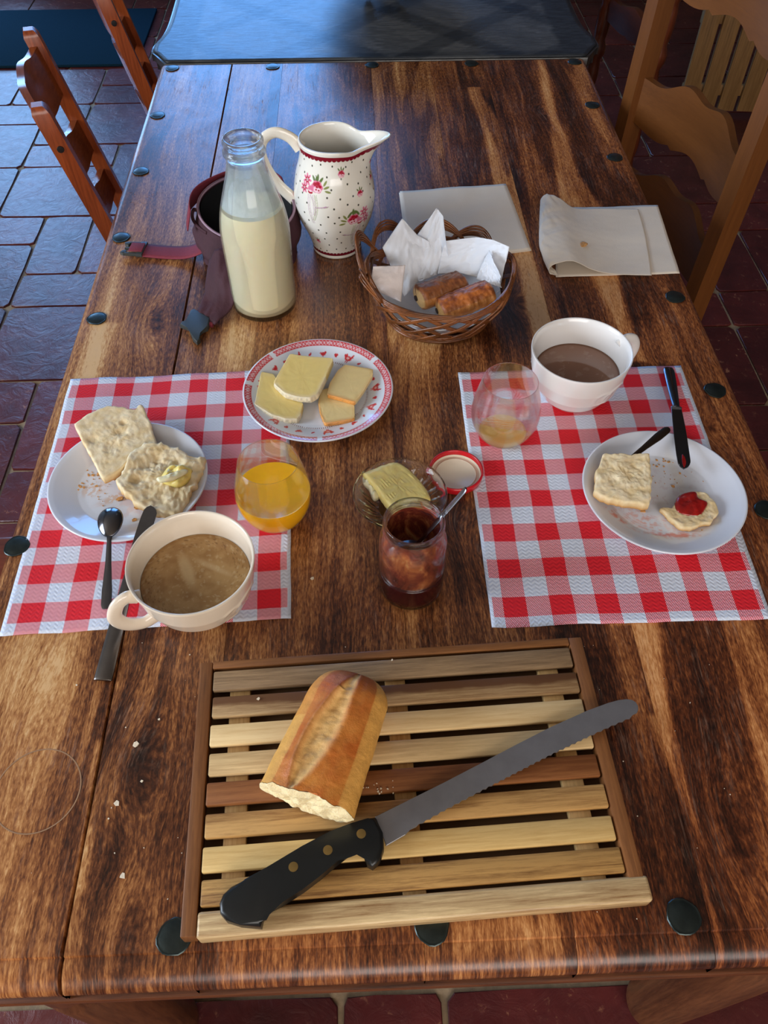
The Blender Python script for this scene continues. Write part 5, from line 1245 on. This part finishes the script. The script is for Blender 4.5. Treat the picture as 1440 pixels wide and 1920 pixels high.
# ------------------------------------------------------------------ bread basket
BKX, BKY = .113, .950
WK = wood('wicker', rgb(62, 32, 14), rgb(140, 82, 40), 0, .8, .32)
bk = thing('wicker_basket', 'small oval wicker basket woven from brown strands, holding paper and pastries', 'basket', (BKX, BKY, TZ + .0003))
A0, B0 = .066, .056; A1, B1 = .101, .090; HB_ = .066
def bpt(t, s, dr=0):
    """t angle, s 0 base..1 rim"""
    k = math.sin(s * PI / 2) ** .9; a = A0 + (A1 - A0) * k + dr; b_ = B0 + (B1 - B0) * k + dr
    hz = HB_ * s * (1 + .22 * (abs(math.cos(t)) ** 3)) 
    return Vector((a * math.cos(t), b_ * math.sin(t), .003 + hz))
def band(name, pathf, n, strands, w_, r, closed=False):
    g = G()
    for q in range(strands):
        o_ = (q - (strands - 1) / 2) * w_; pts = [pathf(i / (n if closed else n - 1), o_) for i in range(n)]
        tube(pts, r, 6, closed=closed, g=g)
    return obj(name, g, WK, bk, ang=0)
band('base_ring', lambda u, o_: bpt(2 * PI * u, .02 + (o_ > 0) * .03, .003 + abs(o_)), 72, 2, .0035, .0021, True)
band('base_ring', lambda u, o_: bpt(2 * PI * u, .10, .002 + o_ * .4) + Vector((0, 0, o_ + .001 * math.sin(30 * PI * u))), 90, 3, .0036, .0020, True)
obj('base_weave', (lambda g: [tube([(-math.sqrt(max(0, 1 - (y / B0) ** 2)) * A0, y, .0035 + (.0012 if k % 2 else 0)), (math.sqrt(max(0, 1 - (y / B0) ** 2)) * A0, y, .0035 + (.0012 if k % 2 else 0))], .0021, 6, g=g) for k, y in enumerate(np.linspace(-B0 * .96, B0 * .96, 26))] and g)(G()), WK, bk, ang=0)
NS = 15
for sgn in (1, -1):
    for k in range(NS):
        t0 = 2 * PI * k / NS + (.0 if sgn > 0 else .12)
        band('woven_band', lambda u, o_: bpt(t0 + sgn * (1.15 * u) + o_ * 9 * (1 - .2 * u), u * .96 + .02 * math.sin(PI * u), .0012 * sgn * math.sin(u * 4 * PI + k * PI) + .001 + .0008 * sgn), 22, 4, .0028, .00155)
for j in range(4):
    band('rim_band', lambda u, o_: bpt(2 * PI * u + j * .4, .93 + .05 * math.sin(10 * PI * u + j * PI / 2), .0032 * math.sin(10 * PI * u + j * PI / 2 + 1) + .001) + Vector((0, 0, o_ * .8 + .002)) , 150, 3, .0032, .0017, True)
# scalloped loops rising at the left and back
for tc, wd, hh2 in ((PI * .93, .42, .040), (PI * .72, .40, .030), (PI * .50, .42, .020), (PI * .33, .34, .014), (PI * 1.12, .30, .022)):
    band('rim_loop', lambda u, o_: bpt(tc - wd + 2 * wd * u, .95, .004 + abs(o_) * .5 + .010 * math.sin(PI * u)) + Vector((0, 0, (hh2 + o_ * 1.2) * math.sin(PI * u))), 26, 5, .0030, .0016)
# paper liner
lin = thing('basket_liner', 'white paper sheet with pointed corners crumpled inside the wicker basket', 'paper', (BKX, BKY, TZ + .0003))
def lowl(u, v):
    t = 2 * PI * u; rr = .05 + .95 * min(1, v / .5); z = .0085 + max(0, v - .4) / .6 * (.036 - .006 * math.exp(-(((t - 1.5 * PI + PI) % (2 * PI) - PI) / .95) ** 4))
    k = rr * (.56 + .30 * max(0, (v - .4) / .6)); cr = .003 * fbm(math.cos(t) * 3, math.sin(t) * 3, v * 3)
    return (A1 * math.cos(t) * k, B1 * math.sin(t) * k, z + cr * v)
obj('lower_fold', grid(121, 24, lowl), LIN, lin, ang=30, solid=.0003)
def zb_(zx, zy, z): x, y = W(660 + zx / 4.5, 380 + zy / 4.5, TZ + z); return np.array((x - BKX, y - BKY, z))
def poly_at(P, u):
    u = u * (len(P) - 1); i = min(int(u), len(P) - 2); return P[i] + (P[i + 1] - P[i]) * (u - i)
def fold(bot, top, sd, off=0, bend=.010):
    Bp = [zb_(*p) for p in bot]; Tp = [zb_(*p) for p in top]
    def fn(u, v):
        p = poly_at(Bp, u) * (1 - v) + poly_at(Tp, u) * v
        c = .0050 * abs(fbm(u * 2.2 + sd, v * 2.0, sd, 3)) + .0035 * abs(fbm(u * 4 - v * 3, v * 2 + u * 2, sd + 5, 2)) - bend * math.sin(PI * v) * .6 + off
        return (p[0], p[1] - c, p[2] + c * .6)
    obj('paper_fold', grid(41, 37, fn), LIN, lin, ang=24, solid=.0003)
fold([(440, 790, .030), (560, 670, .040), (720, 610, .045)], [(256, 380, .080), (424, 132, .116), (545, 270, .090), (650, 330, .082)], 3.1)
fold([(560, 650, .043), (700, 610, .046), (840, 600, .046)], [(548, 275, .086), (715, 45, .124), (768, 112, .116), (792, 330, .088)], 6.4, off=-.003)
fold([(720, 600, .046), (900, 590, .048), (1090, 640, .050), (1250, 710, .054)], [(780, 325, .084), (1050, 292, .094), (1185, 315, .100), (1325, 374, .098)], 9.2, off=.002)
fold([(1040, 640, .052), (1150, 680, .054), (1252, 715, .056)], [(1150, 400, .086), (1175, 470, .086), (1245, 620, .072)], 12.5, off=.006)
fold([(800, 1010, .030), (900, 985, .034), (1000, 960, .036)], [(860, 912, .046), (950, 868, .050), (1040, 880, .050)], 15.5, off=.003)
# folded pouch of paper at the front left
pf = thing('folded_napkin', 'small folded off-white paper napkin tucked at the left inside the basket', 'napkin', (0, 0, 0))
pc = [(*W(700, 500, TZ + .085), TZ + .085), (*W(760, 497, TZ + .082), TZ + .082), (*W(752, 566, TZ + .048), TZ + .048), (*W(693, 540, TZ + .062), TZ + .062)]
def pl_fn(dz, sd):
    def fn(u, v):
        p = (1 - v) * ((1 - u) * np.array(pc[3]) + u * np.array(pc[2])) + v * ((1 - u) * np.array(pc[0]) + u * np.array(pc[1]))
        bulge = .006 * math.sin(PI * u) * math.sin(PI * v) + .0012 * fbm(u * 6, v * 6, sd); n = np.array((-.1, -.75, .65)); return tuple(p + n * (dz + bulge * (1 if dz > 0 else -.4)))
    return fn
PNW = paper('off_white_paper', rgb(234, 224, 222), .5)
obj('ply', grid(24, 24, pl_fn(.0022, 3)), PNW, pf, ang=0, solid=.0003); obj('ply', grid(24, 24, pl_fn(-.0005, 7)), PNW, pf, ang=0, solid=.0003)

# pastries
PAS = colmat('pastry', .38, ns=150, namt=.2, bs=.5, bd=.002, coat=.15, bscale=200)
def pastry(label, p0, p1, rw, rh, seed, z, tones=((146, 78, 34), (92, 46, 24), (206, 140, 66), (232, 196, 128))):
    a, b_ = Vector(p0), Vector(p1); L_ = (b_ - a).length; an = math.atan2((b_ - a).y, (b_ - a).x); pitch = math.asin((b_ - a).z / L_)
    V = []; C_ = []; n, K = 70, 90; d1, d2, d3, d4 = [np.array(rgb(*q)[:3]) for q in tones]
    for i in range(n):
        s = i / (n - 1); e = abs(2 * s - 1); tap = (1 - max(0, (e - .80) / .20) ** 2.6 * .75)
        for k in range(K):
            t = 2 * PI * k / K; sn = math.sin(t)
            step = .0022 * (1 / (1 + math.exp(-((t - 2.25) * 22))) - 1 / (1 + math.exp(-((t - 5.2) * 10)))) # overlap of the roll
            wr = .0014 * fbm(s * 5, math.cos(t) * 1.5, seed) + .0007 * fbm(s * 22, math.cos(t) * 4 + sn, seed + 1)
            r1 = rw * tap + step + wr; r2 = rh * tap + step + wr
            V.append(((s - .5) * L_, r1 * math.cos(t) * -1, r2 * sn if sn > 0 else r2 * sn * .8))
            q = min(1, max(0, .5 + 1.1 * fbm(s * 6, t * 2, seed + 5))); c = d1 * (1 - q) + d2 * q
            sd = sstep(.45, .95, np.float64(abs(math.cos(t)))) * (.75 if sn < .5 else .2); c = c * (1 - sd) + d3 * sd
            if e > .93: c = c * .4 + d4 * .6
            if abs(t - 2.25) < .06: c = d2 * .8
            C_.append(np.clip(c, 0, 1))
    F = [(i * K + k, (i + 1) * K + k, (i + 1) * K + (k + 1) % K, i * K + (k + 1) % K) for i in range(n - 1) for k in range(K)] + [tuple(range(K)), tuple((n - 1) * K + k for k in range(K))[::-1]]
    o = thing('pastry', label, 'pastry', tuple((a + b_) / 2 + Vector((0, 0, z))), (0, -pitch, an))
    obj('roll', G().add(V, F), PAS, o, col=C_, ang=60)
    CH_ = plain('chocolate', rgb(34, 16, 10), .4)
    for sx in (-1, 1): obj('chocolate_stick', tube([(sx * (L_ / 2 - .006), .004, .0), (sx * (L_ / 2 + .0012), .004, .0)], .0042, 10), CH_, o)
    return o
pastry('dark golden pastry roll lying behind the other in the wicker basket', (*W(783, 562, TZ + .050), TZ + .050), (*W(872, 530, TZ + .052), TZ + .052), .0200, .0165, 3, 0, ((150, 88, 46), (108, 58, 32), (196, 132, 66), (236, 204, 140)))
pastry('golden pastry roll with chocolate showing at its end, nearest in the wicker basket', (*W(822, 586, TZ + .046), TZ + .046), (*W(925, 546, TZ + .058), TZ + .058), .0190, .0160, 8, 0, ((196, 112, 50), (132, 66, 34), (216, 146, 70), (220, 180, 110)))

# ------------------------------------------------------------------ maroon bag
MAR = plain('maroon_cloth', rgb(62, 26, 36), .8, var=.18, vs=25, bs=.5, bd=.003)
STRAP = plain('maroon_webbing', rgb(124, 38, 52), .8, var=.12, vs=300, bs=.5)
INN = plain('black_lining', rgb(10, 9, 12), .7); BUC = plain('grey_plastic', rgb(52, 54, 50), .5, var=.1); PIP = plain('pale_piping', rgb(150, 120, 136), .5)
bg = thing('waist_bag', 'open maroon cloth bag with straps and black lining, behind the milk bottle', 'bag', (0, 0, TZ + .0004))
bcx, bcy = -.172, 1.118
def bagpt(t, s, inset=0):
    rim_z = .078 + .018 * math.sin(t) ; z = rim_z * s
    a = .072 + .006 * math.sin(PI * s) - inset; b_ = .064 + .008 * math.sin(PI * s) - inset
    wr = (.006 * fbm(math.cos(t) * 2.2, math.sin(t) * 2.2, s * 2.0 + 4) + .0035 * math.sin(s * 9 + 3 * math.cos(t))) * (1 - s * .7) if inset == 0 else 0
    wv = 1 + .05 * math.cos(2 * t + .6)
    return ((a * wv + wr) * math.cos(t) + bcx + .004 * s, (b_ + wr) * math.sin(t) + bcy + .006 * s, z)
def body(u, v):
    t = 2 * PI * u
    if v < .75: x, y, z = bagpt(t, min(1, v / .7)); return x, y, max(.0002, z)
    q = (v - .75) / .25; x, y, z = bagpt(t, 1 - .10 * q, .0030 + .0012 * q); return x, y, z + .004
g = grid(97, 46, body); obj('body', g, MAR, bg, ang=0)
g = grid(65, 16, lambda u, v: (lambda p: (bcx + (p[0] - bcx) * (1 if v < .7 else (1 - v) / .3 + .001), bcy + (p[1] - bcy) * (1 if v < .7 else (1 - v) / .3 + .001), max(.006, p[2] - .001)))(bagpt(2 * PI * u, 1 - min(.92, v * 1.3), .0058 + .010 * min(1, v))))
obj('lining', g, INN, bg, ang=0)
obj('zip_edge', tube([Vector(bagpt(2 * PI * k / 72, 1, .002)) + Vector((0, 0, .001)) for k in range(72)], .0022, 8, closed=True), PIP, bg, ang=0)
# flap standing behind the opening
obj('flap', grid(40, 10, lambda u, v: (lambda t: (bcx + (.078 + .010 * v) * math.cos(t), bcy + (.070 + .012 * v) * math.sin(t) + .004, .088 + .016 * math.sin(t) * 1 - .032 * v + .003 * math.sin(u * 9)))(PI * (.24 + .84 * u))), STRAP, bg, ang=0, solid=.0016)
# wing towards the lower buckle
wl = Wl([(385, 500), (470, 470), (470, 560), (430, 578), (402, 600), (366, 588), (380, 560), (386, 530)], TZ + .02)
wa = [(-.236, 1.085, .040), (-.224, 1.02, .022), (-.222, .985, .010), (-.214, .955, .004)]; wb_ = [(-.165, 1.065, .052), (-.1915, 1.02, .028), (-.1925, .985, .014), (-.190, .938, .004)]
wa = [(*W(a, b_, TZ + z), z) for a, b_, z in ((392, 490, .045), (386, 525, .030), (381, 560, .014), (366, 590, .005))]
wb_ = [(*W(a, b_, TZ + z), z) for a, b_, z in ((438, 480, .060), (434, 535, .040), (437, 572, .018), (403, 611, .005))]
wac = smooth_path(wa, 6); wbc = smooth_path(wb_, 6); nn = len(wac)
obj('side_wing', grid(nn, 20, lambda u, v: (lambda p: (p.x, p.y, p.z + .016 * math.sin(PI * v) * (1 - u) ** 1 + .003 * fbm(u * 5, v * 5, 2) + .001))(wac[int(round(u * (nn - 1)))].lerp(wbc[int(round(u * (nn - 1)))], v))), MAR, bg, ang=0, solid=.002)
# left strap
s0 = smooth_path([(-.228, 1.105, .030), (-.25, 1.110, .016), (-.275, 1.117, .006), (-.310, 1.124, .003), (-.342, 1.130, .0035)], 6)
g = G(); N_ = len(s0)
g = grid(N_, 6, lambda u, v: (lambda p: (p.x, p.y + (v - .5) * .034, p.z + .0012 * math.sin(PI * v)))(s0[int(round(u * (N_ - 1)))]))
obj('strap', g, STRAP, bg, ang=0, solid=.0014)
def prong_buckle(x, y, rz):
    r_ = obj('buckle', extr([(0, -.018), (.010, -.018), (.010, .018), (0, .018)], .0, .0045, .001), BUC, bg, loc=(x, y, .0035), rot=(0, 0, rz))
    g = G(); extr([(-.020, -.0165), (.001, -.0165), (.001, -.0125), (-.020, -.0125)], 0, .0045, .001, g=g); extr([(-.020, .0125), (.001, .0125), (.001, .0165), (-.020, .0165)], 0, .0045, .001, g=g)
    extr([(-.026, -.014), (-.020, -.017), (-.016, -.013), (-.018, -.006), (-.024, -.008)], 0, .0045, .001, g=g); extr([(-.026, .014), (-.020, .017), (-.016, .013), (-.018, .006), (-.024, .008)], 0, .0045, .001, g=g); extr([(-.022, -.0018), (-.004, -.0018), (-.004, .0018), (-.022, .0018)], 0, .004, .001, g=g)
    obj('prong', g, BUC, r_)
    obj('webbing_loop', box(-.013, .009, -.0115, .0115, .0045, .0065, .001), STRAP, r_)
prong_buckle(-.348, 1.131, -.12)
bw = Wl([(353, 598), (358, 585), (366, 583), (395, 600), (390, 618), (380, 622), (374, 628), (376, 640), (370, 645), (362, 638), (354, 618), (338, 612), (342, 606), (352, 606)], TZ + .005)
obj('buckle', extr(bw[::-1] if False else bw, .002, .009, .0018, 3), BUC, bg, ang=50)
obj('webbing_end', extr(Wl([(366, 583), (392, 590), (404, 598), (398, 612), (362, 592)], TZ + .005), .0015, .0065, .001), STRAP, bg, ang=50)
obj('pull_cord', tube(smooth_path([(-.226, 1.085, .060), (-.243, 1.105, .060), (-.252, 1.125, .062), (-.250, 1.133, .070), (-.245, 1.128, .072)], 6), .0025, 8), MAR, bg, ang=0)
KEYM = plain('key_metal', rgb(110, 112, 112), .25, 1.0)
ky = thing('key_ring', 'small metal key ring inside the open maroon bag', 'keys', (-.172, 1.118, TZ + .052)); obj('ring', tube([(.010 * math.cos(a), .010 * math.sin(a), .003 * math.sin(a)) for a in np.linspace(0, 2 * PI, 25)[:-1]], .0012, 6, closed=True), KEYM, ky, ang=0)
for a in (0, .9, 2.0): obj('key', tube([(.009 * math.cos(a), .009 * math.sin(a), .002), (.024 * math.cos(a), .024 * math.sin(a), .001)], .0022, 6, sq=(1.6, .5)), KEYM, ky, ang=0)
